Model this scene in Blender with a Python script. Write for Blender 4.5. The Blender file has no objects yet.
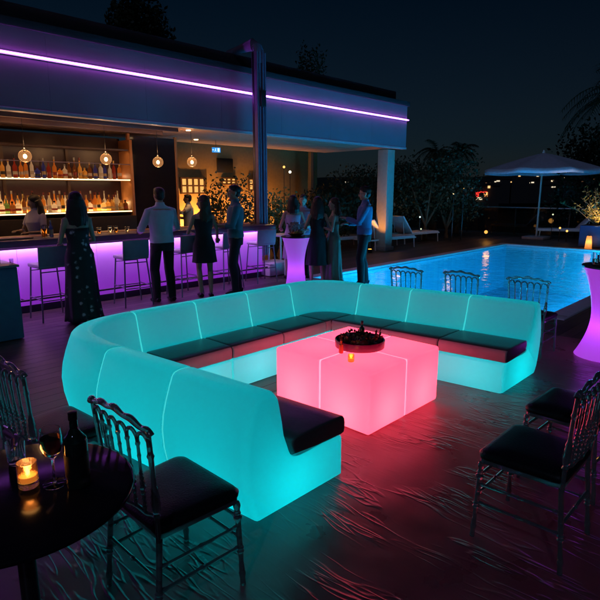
import bpy, bmesh, math, random
from mathutils import Vector, Matrix, Euler, noise
S = bpy.context.scene
COL = S.collection
R = math.radians
PI = math.pi
random.seed(7)

# ------------------------------------------------------------------ camera
cam_data = bpy.data.cameras.new('camera')
cam_data.sensor_width = 36.0
cam_data.lens = 31.86
cam_data.clip_start = 0.05
cam_data.clip_end = 6000
cam = bpy.data.objects.new('camera', cam_data)
COL.objects.link(cam)
PITCH = math.atan(110 / 531.0)
YAW = R(43.8)
EYE = 1.72
cam.location = (0, 0, EYE)
cam.rotation_euler = (PI / 2 - PITCH, 0, YAW - PI / 2)
S.camera = cam

# ------------------------------------------------------------------ world
world = bpy.data.worlds.new('World')
S.world = world
world.use_nodes = True
wn = world.node_tree
wn.nodes.clear()
w_out = wn.nodes.new('ShaderNodeOutputWorld')
w_bg = wn.nodes.new('ShaderNodeBackground')
w_sky = wn.nodes.new('ShaderNodeTexSky')
w_sky.sky_type = 'NISHITA'
w_sky.sun_disc = False
w_sky.sun_elevation = R(24)
w_sky.sun_rotation = R(200)
w_mul = wn.nodes.new('ShaderNodeMix')
w_mul.data_type = 'RGBA'
w_mul.blend_type = 'MULTIPLY'
w_mul.inputs[0].default_value = 1.0
w_mul.inputs[7].default_value = (0.16, 0.62, 1.0, 1)
wn.links.new(w_sky.outputs[0], w_mul.inputs[6])
# warm town glow low over the horizon
w_tc = wn.nodes.new('ShaderNodeTexCoord')
w_sep = wn.nodes.new('ShaderNodeSeparateXYZ')
wn.links.new(w_tc.outputs['Generated'], w_sep.inputs[0])
w_ramp = wn.nodes.new('ShaderNodeValToRGB')
w_ramp.color_ramp.elements[0].position = 0.0
w_ramp.color_ramp.elements[0].color = (3.6, 2.2, 2.2, 1)
w_ramp.color_ramp.elements[1].position = 0.30
w_ramp.color_ramp.elements[1].color = (0, 0, 0, 1)
e = w_ramp.color_ramp.elements.new(0.08)
e.color = (1.5, 1.25, 1.5, 1)
wn.links.new(w_sep.outputs[2], w_ramp.inputs[0])
w_add = wn.nodes.new('ShaderNodeMix')
w_add.data_type = 'RGBA'
w_add.blend_type = 'ADD'
w_add.inputs[0].default_value = 1.0
wn.links.new(w_mul.outputs[2], w_add.inputs[6])
wn.links.new(w_ramp.outputs[0], w_add.inputs[7])
wn.links.new(w_add.outputs[2], w_bg.inputs[0])
w_bg.inputs[1].default_value = 0.0022
wn.links.new(w_bg.outputs[0], w_out.inputs[0])

moon_d = bpy.data.lights.new('moonlight', 'SUN')
moon_d.energy = 0.12
moon_d.angle = R(0.5)
moon_d.color = (0.5, 0.62, 1.0)
moon = bpy.data.objects.new('moonlight', moon_d)
COL.objects.link(moon)
moon.rotation_euler = (R(50), 0, R(-60))

S.view_settings.view_transform = 'Standard'
S.view_settings.look = 'None'
S.view_settings.gamma = 1
S.view_settings.use_curve_mapping = False
S.view_settings.exposure = 0
S.render.engine = 'CYCLES'
cy = S.cycles
cy.use_denoising = True
try:
    cy.denoiser = 'OPENIMAGEDENOISE'
    cy.denoising_input_passes = 'RGB_ALBEDO_NORMAL'
except Exception:
    pass
cy.max_bounces = 8
cy.diffuse_bounces = 3
cy.glossy_bounces = 4
cy.transmission_bounces = 6
cy.transparent_max_bounces = 12
cy.sample_clamp_indirect = 3.0
cy.caustics_reflective = False
cy.caustics_refractive = False
try:
    cy.use_light_tree = True
except Exception:
    pass

# ------------------------------------------------------------------ image ray helper (places things on the ground)
_f = 531.0
_fw = Vector((math.cos(YAW) * math.cos(PITCH), math.sin(YAW) * math.cos(PITCH), -math.sin(PITCH)))
_r = Vector((math.sin(YAW), -math.cos(YAW), 0))
_u = _r.cross(_fw)
IMG_LEFT = math.atan2(-_r.y, -_r.x)      # heading of somebody looking to the left of the picture
def at(x, y, z=0.0):
    d = _fw + _r * ((x - 300) / _f) - _u * ((y - 300) / _f)
    return Vector((0, 0, EYE)) + d * ((z - EYE) / d.z)
def atD(x, y, D):
    """point at horizontal distance D on the ray"""
    d = _fw + _r * ((x - 300) / _f) - _u * ((y - 300) / _f)
    return Vector((0, 0, EYE)) + d * (D / math.hypot(d.x, d.y))

# ------------------------------------------------------------------ materials
MATS = {}
def mat(name, color, rough=0.6, metal=0.0, var=0.12, vscale=12.0, bump=0.0, bscale=60.0, coat=0.0,
        emit=None, estr=0.0, trans=0.0, ior=1.45, sheen=0.0, alpha=1.0, spec=0.5):
    if name in MATS:
        return MATS[name]
    m = bpy.data.materials.new(name)
    m.use_nodes = True
    nt = m.node_tree
    b = nt.nodes['Principled BSDF']
    b.inputs['Roughness'].default_value = rough
    b.inputs['Metallic'].default_value = metal
    b.inputs['IOR'].default_value = ior
    b.inputs['Coat Weight'].default_value = coat
    b.inputs['Transmission Weight'].default_value = trans
    b.inputs['Alpha'].default_value = alpha
    b.inputs['Specular IOR Level'].default_value = spec
    if sheen: b.inputs['Sheen Weight'].default_value = sheen
    c = (*color, 1)
    b.inputs['Base Color'].default_value = c
    tc = nt.nodes.new('ShaderNodeTexCoord')
    if var > 0:
        n = nt.nodes.new('ShaderNodeTexNoise')
        n.inputs['Scale'].default_value = vscale
        n.inputs['Detail'].default_value = 5
        nt.links.new(tc.outputs['Object'], n.inputs['Vector'])
        mr = nt.nodes.new('ShaderNodeMapRange')
        mr.inputs[3].default_value = 1 - var * 1.6
        mr.inputs[4].default_value = 1 + var * 1.6
        nt.links.new(n.outputs[0], mr.inputs[0])
        hsv = nt.nodes.new('ShaderNodeHueSaturation')
        hsv.inputs['Color'].default_value = c
        nt.links.new(mr.outputs[0], hsv.inputs['Value'])
        nt.links.new(hsv.outputs[0], b.inputs['Base Color'])
        mr2 = nt.nodes.new('ShaderNodeMapRange')
        mr2.inputs[3].default_value = max(0.02, rough * (1 - var))
        mr2.inputs[4].default_value = min(1, rough * (1 + var))
        nt.links.new(n.outputs[0], mr2.inputs[0])
        nt.links.new(mr2.outputs[0], b.inputs['Roughness'])
    if bump > 0:
        n2 = nt.nodes.new('ShaderNodeTexNoise')
        n2.inputs['Scale'].default_value = bscale
        n2.inputs['Detail'].default_value = 4
        nt.links.new(tc.outputs['Object'], n2.inputs['Vector'])
        bp = nt.nodes.new('ShaderNodeBump')
        bp.inputs['Strength'].default_value = bump
        bp.inputs['Distance'].default_value = 0.01
        nt.links.new(n2.outputs[0], bp.inputs['Height'])
        nt.links.new(bp.outputs[0], b.inputs['Normal'])
    if emit:
        b.inputs['Emission Color'].default_value = (*emit, 1)
        b.inputs['Emission Strength'].default_value = estr
    MATS[name] = m
    return m

def glow_shell(name, base, emit, estr, translucent=0.5, tcol=(1, 1, 1)):
    """moulded polyethylene shell: gives off light, and lets the lamp inside shine through"""
    m = bpy.data.materials.new(name)
    m.use_nodes = True
    nt = m.node_tree
    b = nt.nodes['Principled BSDF']
    out = nt.nodes['Material Output']
    b.inputs['Base Color'].default_value = (*base, 1)
    b.inputs['Roughness'].default_value = 0.38
    b.inputs['Emission Color'].default_value = (*emit, 1)
    b.inputs['Emission Strength'].default_value = estr
    t = nt.nodes.new('ShaderNodeBsdfTranslucent')
    t.inputs[0].default_value = (*tcol, 1)
    tc = nt.nodes.new('ShaderNodeTexCoord')
    n2 = nt.nodes.new('ShaderNodeTexNoise')
    n2.inputs['Scale'].default_value = 90
    n2.inputs['Detail'].default_value = 3
    nt.links.new(tc.outputs['Object'], n2.inputs['Vector'])
    bp = nt.nodes.new('ShaderNodeBump')
    bp.inputs['Strength'].default_value = 0.10
    bp.inputs['Distance'].default_value = 0.004
    nt.links.new(n2.outputs[0], bp.inputs['Height'])
    nt.links.new(bp.outputs[0], b.inputs['Normal'])
    mx = nt.nodes.new('ShaderNodeMixShader')
    mx.inputs[0].default_value = translucent
    nt.links.new(b.outputs[0], mx.inputs[1])
    nt.links.new(t.outputs[0], mx.inputs[2])
    nt.links.new(mx.outputs[0], out.inputs['Surface'])
    return m

def emis(name, color, strength):
    if name in MATS: return MATS[name]
    m = bpy.data.materials.new(name)
    m.use_nodes = True
    nt = m.node_tree
    nt.nodes.clear()
    o = nt.nodes.new('ShaderNodeOutputMaterial')
    e = nt.nodes.new('ShaderNodeEmission')
    e.inputs[0].default_value = (*color, 1)
    e.inputs[1].default_value = strength
    nt.links.new(e.outputs[0], o.inputs[0])
    MATS[name] = m
    return m

# ------------------------------------------------------------------ mesh builder
class MB:
    def __init__(s):
        s.v = []; s.f = []; s.m = []; s.mi = 0
    def add(s, vs, fs):
        o = len(s.v)
        s.v.extend([tuple(p) for p in vs])
        for f in fs:
            s.f.append(tuple(i + o for i in f)); s.m.append(s.mi)
        return s
    def box(s, c, d, rot=None, bev=0.0):
        x, y, z = d[0] / 2, d[1] / 2, d[2] / 2
        if bev > 0:
            b = min(bev, x * .95, y * .95, z * .95)
            bm = bmesh.new()
            bmesh.ops.create_cube(bm, size=1)
            for v in bm.verts: v.co = Vector((v.co.x * 2 * x, v.co.y * 2 * y, v.co.z * 2 * z))
            bmesh.ops.bevel(bm, geom=list(bm.edges), offset=b, segments=3 if b > .012 else 2, profile=.5, affect='EDGES')
            bm.verts.ensure_lookup_table()
            vs = [v.co.copy() for v in bm.verts]
            fs = [[v.index for v in f.verts] for f in bm.faces]
            bm.free()
        else:
            vs = [Vector((sx * x, sy * y, sz * z)) for sx in (-1, 1) for sy in (-1, 1) for sz in (-1, 1)]
            fs = [(0, 1, 3, 2), (4, 6, 7, 5), (0, 4, 5, 1), (2, 3, 7, 6), (0, 2, 6, 4), (1, 5, 7, 3)]
        if rot is not None:
            q = rot.to_matrix() if isinstance(rot, Euler) else rot
            vs = [q @ p for p in vs]
        c = Vector(c)
        return s.add([p + c for p in vs], fs)
    def tube(s, pts, rad, n=10, cap=True, ell=None):
        """tube through pts; rad number or list of r or (ra, rb); ell: reference axis for ra"""
        pts = [Vector(p) for p in pts]
        if not isinstance(rad, (list, tuple)): rad = [rad] * len(pts)
        ref = Vector(ell) if ell else Vector((0.13, 0.31, 0.94))
        vs = []; prev = None
        for i, p in enumerate(pts):
            t = (pts[min(i + 1, len(pts) - 1)] - pts[max(i - 1, 0)])
            if t.length < 1e-9: t = Vector((0, 0, 1))
            t.normalize()
            if ell or prev is None:
                a = ref - t * ref.dot(t)
                if a.length < 1e-4: a = Vector((1, 0, 0)) - t * t.x
                a.normalize()
            else:
                a = prev - t * prev.dot(t); a.normalize()
            prev = a
            b = t.cross(a)
            ra, rb = rad[i] if isinstance(rad[i], (tuple, list)) else (rad[i], rad[i])
            for k in range(n):
                an = 2 * PI * k / n
                vs.append(p + a * (ra * math.cos(an)) + b * (rb * math.sin(an)))
        fs = []
        for i in range(len(pts) - 1):
            for k in range(n):
                k2 = (k + 1) % n
                fs.append((i * n + k, i * n + k2, (i + 1) * n + k2, (i + 1) * n + k))
        if cap:
            fs.append(tuple(range(n))[::-1])
            fs.append(tuple((len(pts) - 1) * n + k for k in range(n)))
        return s.add(vs, fs)
    def lathe(s, prof, c=(0, 0, 0), n=16, axis=None, cap=True):
        """prof: list of (r, z)"""
        c = Vector(c); vs = []
        for (r, z) in prof:
            for k in range(n):
                a = 2 * PI * k / n
                vs.append(c + Vector((r * math.cos(a), r * math.sin(a), z)))
        if axis is not None:
            q = Vector((0, 0, 1)).rotation_difference(Vector(axis))
            vs = [c + q @ (p - c) for p in vs]
        fs = []
        for i in range(len(prof) - 1):
            for k in range(n):
                k2 = (k + 1) % n
                fs.append((i * n + k, i * n + k2, (i + 1) * n + k2, (i + 1) * n + k))
        if cap:
            fs.append(tuple(range(n))[::-1])
            fs.append(tuple((len(prof) - 1) * n + k for k in range(n)))
        return s.add(vs, fs)
    def ball(s, c, r, n=12, m=8, rot=None):
        r = Vector(r) if isinstance(r, (tuple, list)) else Vector((r, r, r))
        vs = []; c = Vector(c)
        for i in range(m + 1):
            th = PI * i / m
            sn = max(math.sin(th), 0.02)
            for k in range(n):
                a = 2 * PI * k / n
                p = Vector((r.x * sn * math.cos(a), r.y * sn * math.sin(a), -r.z * math.cos(th)))
                if rot is not None: p = rot @ p
                vs.append(c + p)
        fs = []
        for i in range(m):
            for k in range(n):
                k2 = (k + 1) % n
                fs.append((i * n + k, i * n + k2, (i + 1) * n + k2, (i + 1) * n + k))
        fs.append(tuple(range(n))[::-1]); fs.append(tuple(m * n + k for k in range(n)))
        return s.add(vs, fs)
    def rings(s, rings, n=20, closed=True):
        """rings: (cx, cy, z, rx, ry) horizontal ellipses, superelliptic"""
        vs = []
        for (cx, cy, z, rx, ry) in rings:
            for k in range(n):
                a = 2 * PI * k / n
                ca, sa = math.cos(a), math.sin(a)
                vs.append((cx + rx * math.copysign(abs(ca) ** .85, ca), cy + ry * math.copysign(abs(sa) ** .85, sa), z))
        fs = []
        for i in range(len(rings) - 1):
            for k in range(n):
                k2 = (k + 1) % n
                fs.append((i * n + k, i * n + k2, (i + 1) * n + k2, (i + 1) * n + k))
        if closed:
            fs.append(tuple(range(n))[::-1]); fs.append(tuple((len(rings) - 1) * n + k for k in range(n)))
        return s.add(vs, fs)
    def mesh(s, name, mats, smooth=True, angle=40):
        me = bpy.data.meshes.new(name)
        me.from_pydata([tuple(p) for p in s.v], [], s.f)
        if not isinstance(mats, (list, tuple)): mats = [mats]
        for m in mats: me.materials.append(m)
        if len(mats) > 1: me.polygons.foreach_set('material_index', s.m)
        me.validate()
        bm = bmesh.new(); bm.from_mesh(me)
        bmesh.ops.recalc_face_normals(bm, faces=bm.faces)
        bm.to_mesh(me); bm.free()
        if smooth:
            me.polygons.foreach_set('use_smooth', [True] * len(me.polygons))
            me.set_sharp_from_angle(angle=R(angle))
        me.update()
        return me
    def build(s, name, mats, parent=None, smooth=True, angle=40):
        o = bpy.data.objects.new(name, s.mesh(name, mats, smooth, angle))
        COL.objects.link(o)
        if parent: o.parent = parent
        return o

def tag(o, label=None, cat=None, group=None, kind=None):
    if label: o['label'] = label
    if cat: o['category'] = cat
    if group: o['group'] = group
    if kind: o['kind'] = kind
    return o
def thing(name, loc, rz, label, cat, group=None, scale=1.0):
    o = bpy.data.objects.new(name, None)
    COL.objects.link(o)
    o.empty_display_size = 0.1
    o.location = loc; o.rotation_euler = (0, 0, rz); o.scale = (scale,) * 3
    return tag(o, label, cat, group)
def lamp(kind, loc, energy, color, size=0.05, parent=None, rot=None, sy=None, spot=None, name='lamp_light'):
    d = bpy.data.lights.new(name, kind)
    d.energy = energy; d.color = color
    if kind == 'AREA':
        d.size = size
        if sy: d.shape = 'RECTANGLE'; d.size_y = sy
    else:
        d.shadow_soft_size = size
    if kind == 'SPOT':
        d.spot_size = spot or R(80); d.spot_blend = 0.6
    o = bpy.data.objects.new(name, d)
    COL.objects.link(o)
    o.location = loc
    if rot: o.rotation_euler = rot
    if parent: o.parent = parent
    return o
def copy_tree(o, parent=None):
    c = o.copy(); COL.objects.link(c); c.parent = parent
    for ch in list(o.children): copy_tree(ch, c)
    return c
def struct(name, mb, m, **k):
    return tag(mb.build(name, m, **k), kind='structure')
ORD = ['leftmost', 'second', 'third', 'fourth', 'fifth', 'sixth', 'seventh', 'eighth', 'ninth', 'tenth', 'eleventh', 'twelfth',
       'thirteenth', 'fourteenth', 'fifteenth', 'sixteenth', 'seventeenth', 'eighteenth', 'nineteenth', 'twentieth',
       'twenty-first', 'twenty-second', 'twenty-third', 'twenty-fourth', 'twenty-fifth', 'twenty-sixth', 'twenty-seventh', 'twenty-eighth',
       'twenty-ninth', 'thirtieth', 'thirty-first', 'thirty-second', 'thirty-third', 'thirty-fourth']
def nth(i, of='left'):
    return 'leftmost' if i == 0 else ORD[i] + ' from left'

# ------------------------------------------------------------------ special surface materials
def deck_material():
    m = bpy.data.materials.new('dark_decking'); m.use_nodes = True
    nt = m.node_tree; b = nt.nodes['Principled BSDF']
    tc = nt.nodes.new('ShaderNodeTexCoord')
    sep = nt.nodes.new('ShaderNodeSeparateXYZ'); nt.links.new(tc.outputs['Object'], sep.inputs[0])
    mul = nt.nodes.new('ShaderNodeMath'); mul.operation = 'MULTIPLY'; mul.inputs[1].default_value = 1 / 0.145
    nt.links.new(sep.outputs[1], mul.inputs[0])
    fr = nt.nodes.new('ShaderNodeMath'); fr.operation = 'FRACT'; nt.links.new(mul.outputs[0], fr.inputs[0])
    fl = nt.nodes.new('ShaderNodeMath'); fl.operation = 'FLOOR'; nt.links.new(mul.outputs[0], fl.inputs[0])
    groove = nt.nodes.new('ShaderNodeValToRGB')
    cr = groove.color_ramp
    cr.elements[0].position = 0.0; cr.elements[0].color = (0, 0, 0, 1)
    cr.elements[1].position = 1.0; cr.elements[1].color = (0, 0, 0, 1)
    for p in (0.05, 0.95):
        e = cr.elements.new(p); e.color = (1, 1, 1, 1)
    nt.links.new(fr.outputs[0], groove.inputs[0])
    wn_ = nt.nodes.new('ShaderNodeTexWhiteNoise'); wn_.noise_dimensions = '1D'
    nt.links.new(fl.outputs[0], wn_.inputs['W'])
    mp = nt.nodes.new('ShaderNodeMapping'); mp.inputs['Scale'].default_value = (1.2, 30, 30)
    nt.links.new(tc.outputs['Object'], mp.inputs['Vector'])
    gr = nt.nodes.new('ShaderNodeTexNoise'); gr.inputs['Scale'].default_value = 2.0; gr.inputs['Detail'].default_value = 6
    nt.links.new(mp.outputs[0], gr.inputs['Vector'])
    ad = nt.nodes.new('ShaderNodeMath'); ad.operation = 'MULTIPLY_ADD'; ad.inputs[1].default_value = 0.6
    nt.links.new(wn_.outputs[0], ad.inputs[0]); nt.links.new(gr.outputs[0], ad.inputs[2])
    ramp = nt.nodes.new('ShaderNodeValToRGB')
    ramp.color_ramp.elements[0].position = 0.3; ramp.color_ramp.elements[0].color = (0.035, 0.026, 0.022, 1)
    ramp.color_ramp.elements[1].position = 1.1; ramp.color_ramp.elements[1].color = (0.12, 0.09, 0.075, 1)
    nt.links.new(ad.outputs[0], ramp.inputs[0])
    mx = nt.nodes.new('ShaderNodeMix'); mx.data_type = 'RGBA'; mx.blend_type = 'MULTIPLY'; mx.inputs[0].default_value = .85
    nt.links.new(ramp.outputs[0], mx.inputs[6]); nt.links.new(groove.outputs[0], mx.inputs[7])
    nt.links.new(mx.outputs[2], b.inputs['Base Color'])
    rr = nt.nodes.new('ShaderNodeMapRange'); rr.inputs[3].default_value = .28; rr.inputs[4].default_value = .6
    nt.links.new(gr.outputs[0], rr.inputs[0]); nt.links.new(rr.outputs[0], b.inputs['Roughness'])
    bp = nt.nodes.new('ShaderNodeBump'); bp.inputs['Strength'].default_value = .7; bp.inputs['Distance'].default_value = .006
    hh = nt.nodes.new('ShaderNodeMath'); hh.operation = 'MULTIPLY_ADD'; hh.inputs[1].default_value = .25
    nt.links.new(gr.outputs[0], hh.inputs[0]); nt.links.new(groove.outputs[0], hh.inputs[2])
    nt.links.new(hh.outputs[0], bp.inputs['Height']); nt.links.new(bp.outputs[0], b.inputs['Normal'])
    return m

def film_material():
    """dark vinyl sheet laid over the boards, full of drawn wrinkles"""
    m = bpy.data.materials.new('wrinkled_vinyl'); m.use_nodes = True
    nt = m.node_tree; b = nt.nodes['Principled BSDF']
    b.inputs['Specular IOR Level'].default_value = 0.6
    tc = nt.nodes.new('ShaderNodeTexCoord')
    warp = nt.nodes.new('ShaderNodeTexNoise'); warp.inputs['Scale'].default_value = 0.55; warp.inputs['Detail'].default_value = 2
    nt.links.new(tc.outputs['Object'], warp.inputs['Vector'])
    vs = nt.nodes.new('ShaderNodeVectorMath'); vs.operation = 'MULTIPLY_ADD'
    vs.inputs[1].default_value = (.40, .40, 0)
    nt.links.new(warp.outputs['Color'], vs.inputs[0]); nt.links.new(tc.outputs['Object'], vs.inputs[2])
    hts = []
    for (rot, sc, det, w, lo) in ((R(2), (4.4, .85, 1), 2.6, 1.0, .50), (R(-34), (5.6, 1.0, 1), 2.6, .9, .56), (R(30), (5.2, 1.0, 1), 2.6, .8, .57), (R(76), (4.2, 1.3, 1), 2.2, .6, .58)):
        mp = nt.nodes.new('ShaderNodeMapping'); mp.inputs['Scale'].default_value = sc; mp.inputs['Rotation'].default_value = (0, 0, rot)
        nt.links.new(vs.outputs[0], mp.inputs['Vector'])
        nn_ = nt.nodes.new('ShaderNodeTexNoise')
        nn_.inputs['Scale'].default_value = 1.0; nn_.inputs['Detail'].default_value = det; nn_.inputs['Roughness'].default_value = .62
        nt.links.new(mp.outputs[0], nn_.inputs['Vector'])
        # a crease where the noise crosses its middle: 1 - |2n-1| sharpened
        q1 = nt.nodes.new('ShaderNodeMath'); q1.operation = 'SUBTRACT'; q1.inputs[1].default_value = lo; nt.links.new(nn_.outputs[0], q1.inputs[0])
        q2 = nt.nodes.new('ShaderNodeMath'); q2.operation = 'ABSOLUTE'; nt.links.new(q1.outputs[0], q2.inputs[0])
        q3 = nt.nodes.new('ShaderNodeMapRange'); q3.inputs[1].default_value = 0; q3.inputs[2].default_value = .026; q3.inputs[3].default_value = 1; q3.inputs[4].default_value = 0
        q3.interpolation_type = 'SMOOTHSTEP'
        nt.links.new(q2.outputs[0], q3.inputs[0])
        n = nt.nodes.new('ShaderNodeMath'); n.operation = 'MULTIPLY_ADD'; n.inputs[1].default_value = 1.0
        nt.links.new(q3.outputs[0], n.inputs[0]); nt.links.new(nn_.outputs[0], n.inputs[2])
        pw = nt.nodes.new('ShaderNodeMath'); pw.operation = 'POWER'; pw.inputs[1].default_value = 1.5; pw.use_clamp = False
        ab = nt.nodes.new('ShaderNodeMath'); ab.operation = 'MAXIMUM'; ab.inputs[1].default_value = 0
        nt.links.new(n.outputs[0], ab.inputs[0]); nt.links.new(ab.outputs[0], pw.inputs[0])
        ml = nt.nodes.new('ShaderNodeMath'); ml.operation = 'MULTIPLY'; ml.inputs[1].default_value = w
        nt.links.new(pw.outputs[0], ml.inputs[0]); hts.append(ml)
    a1 = nt.nodes.new('ShaderNodeMath'); nt.links.new(hts[0].outputs[0], a1.inputs[0]); nt.links.new(hts[1].outputs[0], a1.inputs[1])
    a3 = nt.nodes.new('ShaderNodeMath'); nt.links.new(a1.outputs[0], a3.inputs[0]); nt.links.new(hts[2].outputs[0], a3.inputs[1])
    a2 = nt.nodes.new('ShaderNodeMath'); nt.links.new(a3.outputs[0], a2.inputs[0]); nt.links.new(hts[3].outputs[0], a2.inputs[1])
    # broad calm and creased zones
    mk = nt.nodes.new('ShaderNodeTexNoise'); mk.inputs['Scale'].default_value = 1.5; mk.inputs['Detail'].default_value = 2
    nt.links.new(tc.outputs['Object'], mk.inputs['Vector'])
    mr = nt.nodes.new('ShaderNodeMapRange'); mr.inputs[1].default_value = .42; mr.inputs[2].default_value = .62; mr.inputs[3].default_value = .03; mr.inputs[4].default_value = 1
    nt.links.new(mk.outputs[0], mr.inputs[0])
    h = nt.nodes.new('ShaderNodeMath'); h.operation = 'MULTIPLY'; nt.links.new(a2.outputs[0], h.inputs[0]); nt.links.new(mr.outputs[0], h.inputs[1])
    bp = nt.nodes.new('ShaderNodeBump'); bp.inputs['Strength'].default_value = 0.75; bp.inputs['Distance'].default_value = 0.0042
    nt.links.new(h.outputs[0], bp.inputs['Height']); nt.links.new(bp.outputs[0], b.inputs['Normal'])
    # dull smears and footmarks
    dn = nt.nodes.new('ShaderNodeTexNoise'); dn.inputs['Scale'].default_value = 3.5; dn.inputs['Detail'].default_value = 6
    nt.links.new(tc.outputs['Object'], dn.inputs['Vector'])
    r2 = nt.nodes.new('ShaderNodeMapRange'); r2.inputs[1].default_value = .3; r2.inputs[2].default_value = .7; r2.inputs[3].default_value = .24; r2.inputs[4].default_value = .42
    nt.links.new(dn.outputs[0], r2.inputs[0]); nt.links.new(r2.outputs[0], b.inputs['Roughness'])
    cr = nt.nodes.new('ShaderNodeValToRGB')
    cr.color_ramp.elements[0].position = .3; cr.color_ramp.elements[0].color = (.20, .065, .075, 1)
    cr.color_ramp.elements[1].position = .75; cr.color_ramp.elements[1].color = (.30, .105, .12, 1)
    nt.links.new(dn.outputs[0], cr.inputs[0]); nt.links.new(cr.outputs[0], b.inputs['Base Color'])
    return m

def water_material():
    m = bpy.data.materials.new('pool_water'); m.use_nodes = True
    nt = m.node_tree; nt.nodes.clear()
    o = nt.nodes.new('ShaderNodeOutputMaterial')
    tr = nt.nodes.new('ShaderNodeBsdfTransparent'); tr.inputs[0].default_value = (.62, .90, 1, 1)
    gl = nt.nodes.new('ShaderNodeBsdfGlossy'); gl.inputs['Roughness'].default_value = .03
    fr = nt.nodes.new('ShaderNodeFresnel'); fr.inputs[0].default_value = 1.33
    tc = nt.nodes.new('ShaderNodeTexCoord')
    n = nt.nodes.new('ShaderNodeTexNoise'); n.inputs['Scale'].default_value = 3.2; n.inputs['Detail'].default_value = 3
    n.inputs['Distortion'].default_value = .6
    nt.links.new(tc.outputs['Object'], n.inputs['Vector'])
    bp = nt.nodes.new('ShaderNodeBump'); bp.inputs['Strength'].default_value = .35; bp.inputs['Distance'].default_value = .05
    nt.links.new(n.outputs[0], bp.inputs['Height'])
    nt.links.new(bp.outputs[0], gl.inputs['Normal']); nt.links.new(bp.outputs[0], fr.inputs['Normal'])
    mx = nt.nodes.new('ShaderNodeMixShader')
    nt.links.new(fr.outputs[0], mx.inputs[0]); nt.links.new(tr.outputs[0], mx.inputs[1]); nt.links.new(gl.outputs[0], mx.inputs[2])
    nt.links.new(mx.outputs[0], o.inputs[0])
    return m

M_deck = deck_material()
M_film = film_material()
M_water = water_material()
M_black = mat('black_paint', (.012, .012, .014), .4)
M_white = mat('white_paint', (.75, .75, .77), .45, bump=.05)
M_fascia = mat('fascia_board', (.27, .17, .225), .6, var=.10, vscale=1.5, bump=.08, bscale=30)
M_dark = mat('dark_metal', (.06, .055, .065), .35, metal=.7)
M_post = mat('brushed_steel', (.20, .16, .26), .6, metal=.2, var=.15)
M_glass = mat('clear_glass', (.95, .97, .97), .02, var=0, trans=1.0, ior=1.45)
M_leaf = mat('leaf_green', (.055, .085, .03), .5, var=.3, vscale=3)
M_leafd = mat('leaf_dark', (.022, .034, .016), .55, var=.3, vscale=3)
M_bark = mat('bark', (.12, .09, .06), .9, bump=.6, bscale=20)

# ------------------------------------------------------------------ ground, deck, pool
POOL = (7.75, 17.05, 2.52, 7.08)     # x0 x1 y0 y1
def slab(mb, x0, x1, y0, y1, z0, z1):
    mb.box(((x0 + x1) / 2, (y0 + y1) / 2, (z0 + z1) / 2), (x1 - x0, y1 - y0, z1 - z0))
cp = .28
mb = MB()
slab(mb, -6, POOL[0] - cp, -8, 22, -.3, 0)
slab(mb, POOL[1] + cp, 21.5, -8, 22, -.3, 0)
slab(mb, POOL[0] - cp, POOL[1] + cp, -8, POOL[2] - cp, -.3, 0)
slab(mb, POOL[0] - cp, POOL[1] + cp, POOL[3] + cp, 22, -.3, 0)
struct('terrace_deck', mb, M_deck, smooth=False)
mb = MB()
x0, x1, y0, y1 = POOL
mb.box((x0 - cp / 2 + .01, (y0 + y1) / 2, -.02), (cp - .03, y1 - y0 + 2 * cp - .02, .06), bev=.012)
mb.box((x1 + cp / 2 - .01, (y0 + y1) / 2, -.02), (cp - .03, y1 - y0 + 2 * cp - .02, .06), bev=.012)
mb.box(((x0 + x1) / 2, y0 - cp / 2 + .01, -.02), (x1 - x0 - .004, cp - .03, .056), bev=.012)
mb.box(((x0 + x1) / 2, y1 + cp / 2 - .01, -.02), (x1 - x0 - .004, cp - .03, .056), bev=.012)
struct('pool_coping', mb, mat('coping_stone', (.60, .64, .66), .5, bump=.2, bscale=30))
# basin
M_basin = bpy.data.materials.new('pool_tile'); M_basin.use_nodes = True
nt = M_basin.node_tree; b = nt.nodes['Principled BSDF']
tc = nt.nodes.new('ShaderNodeTexCoord')
br = nt.nodes.new('ShaderNodeTexBrick'); br.offset = 0
br.inputs['Scale'].default_value = 1; br.inputs['Brick Width'].default_value = .05; br.inputs['Row Height'].default_value = .05
br.inputs['Mortar Size'].default_value = .003
br.inputs['Color1'].default_value = (.16, .50, .72, 1); br.inputs['Color2'].default_value = (.22, .58, .78, 1); br.inputs['Mortar'].default_value = (.35, .55, .65, 1)
nt.links.new(tc.outputs['Object'], br.inputs['Vector']); nt.links.new(br.outputs[0], b.inputs['Base Color'])
b.inputs['Roughness'].default_value = .4
mb = MB()
slab(mb, x0 - .2, x1 + .2, y0 - .2, y1 + .2, -1.6, -1.4)
slab(mb, x0 - .25, x0, y0, y1, -1.4, -.052)
slab(mb, x1, x1 + .25, y0, y1, -1.4, -.052)
slab(mb, x0 - .25, x1 + .25, y0 - .25, y0, -1.4, -.052)
slab(mb, x0 - .25, x1 + .25, y1, y1 + .25, -1.4, -.052)
struct('pool_basin', mb, M_basin, smooth=False)
mb = MB()
mb.add([(x0, y0, -.06), (x1, y0, -.06), (x1, y1, -.06), (x0, y1, -.06)], [(0, 1, 2, 3)])
struct('pool_water', mb, M_water, smooth=False)
PBLUE = (.01, .56, .96)
pool_spots = [(7.85, 3.8, 0), (7.85, 5.9, 0), (8.9, 2.62, 3), (10.9, 2.62, 3), (12.9, 2.62, 3), (14.9, 2.62, 3), (16.6, 2.62, 3)]
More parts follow.
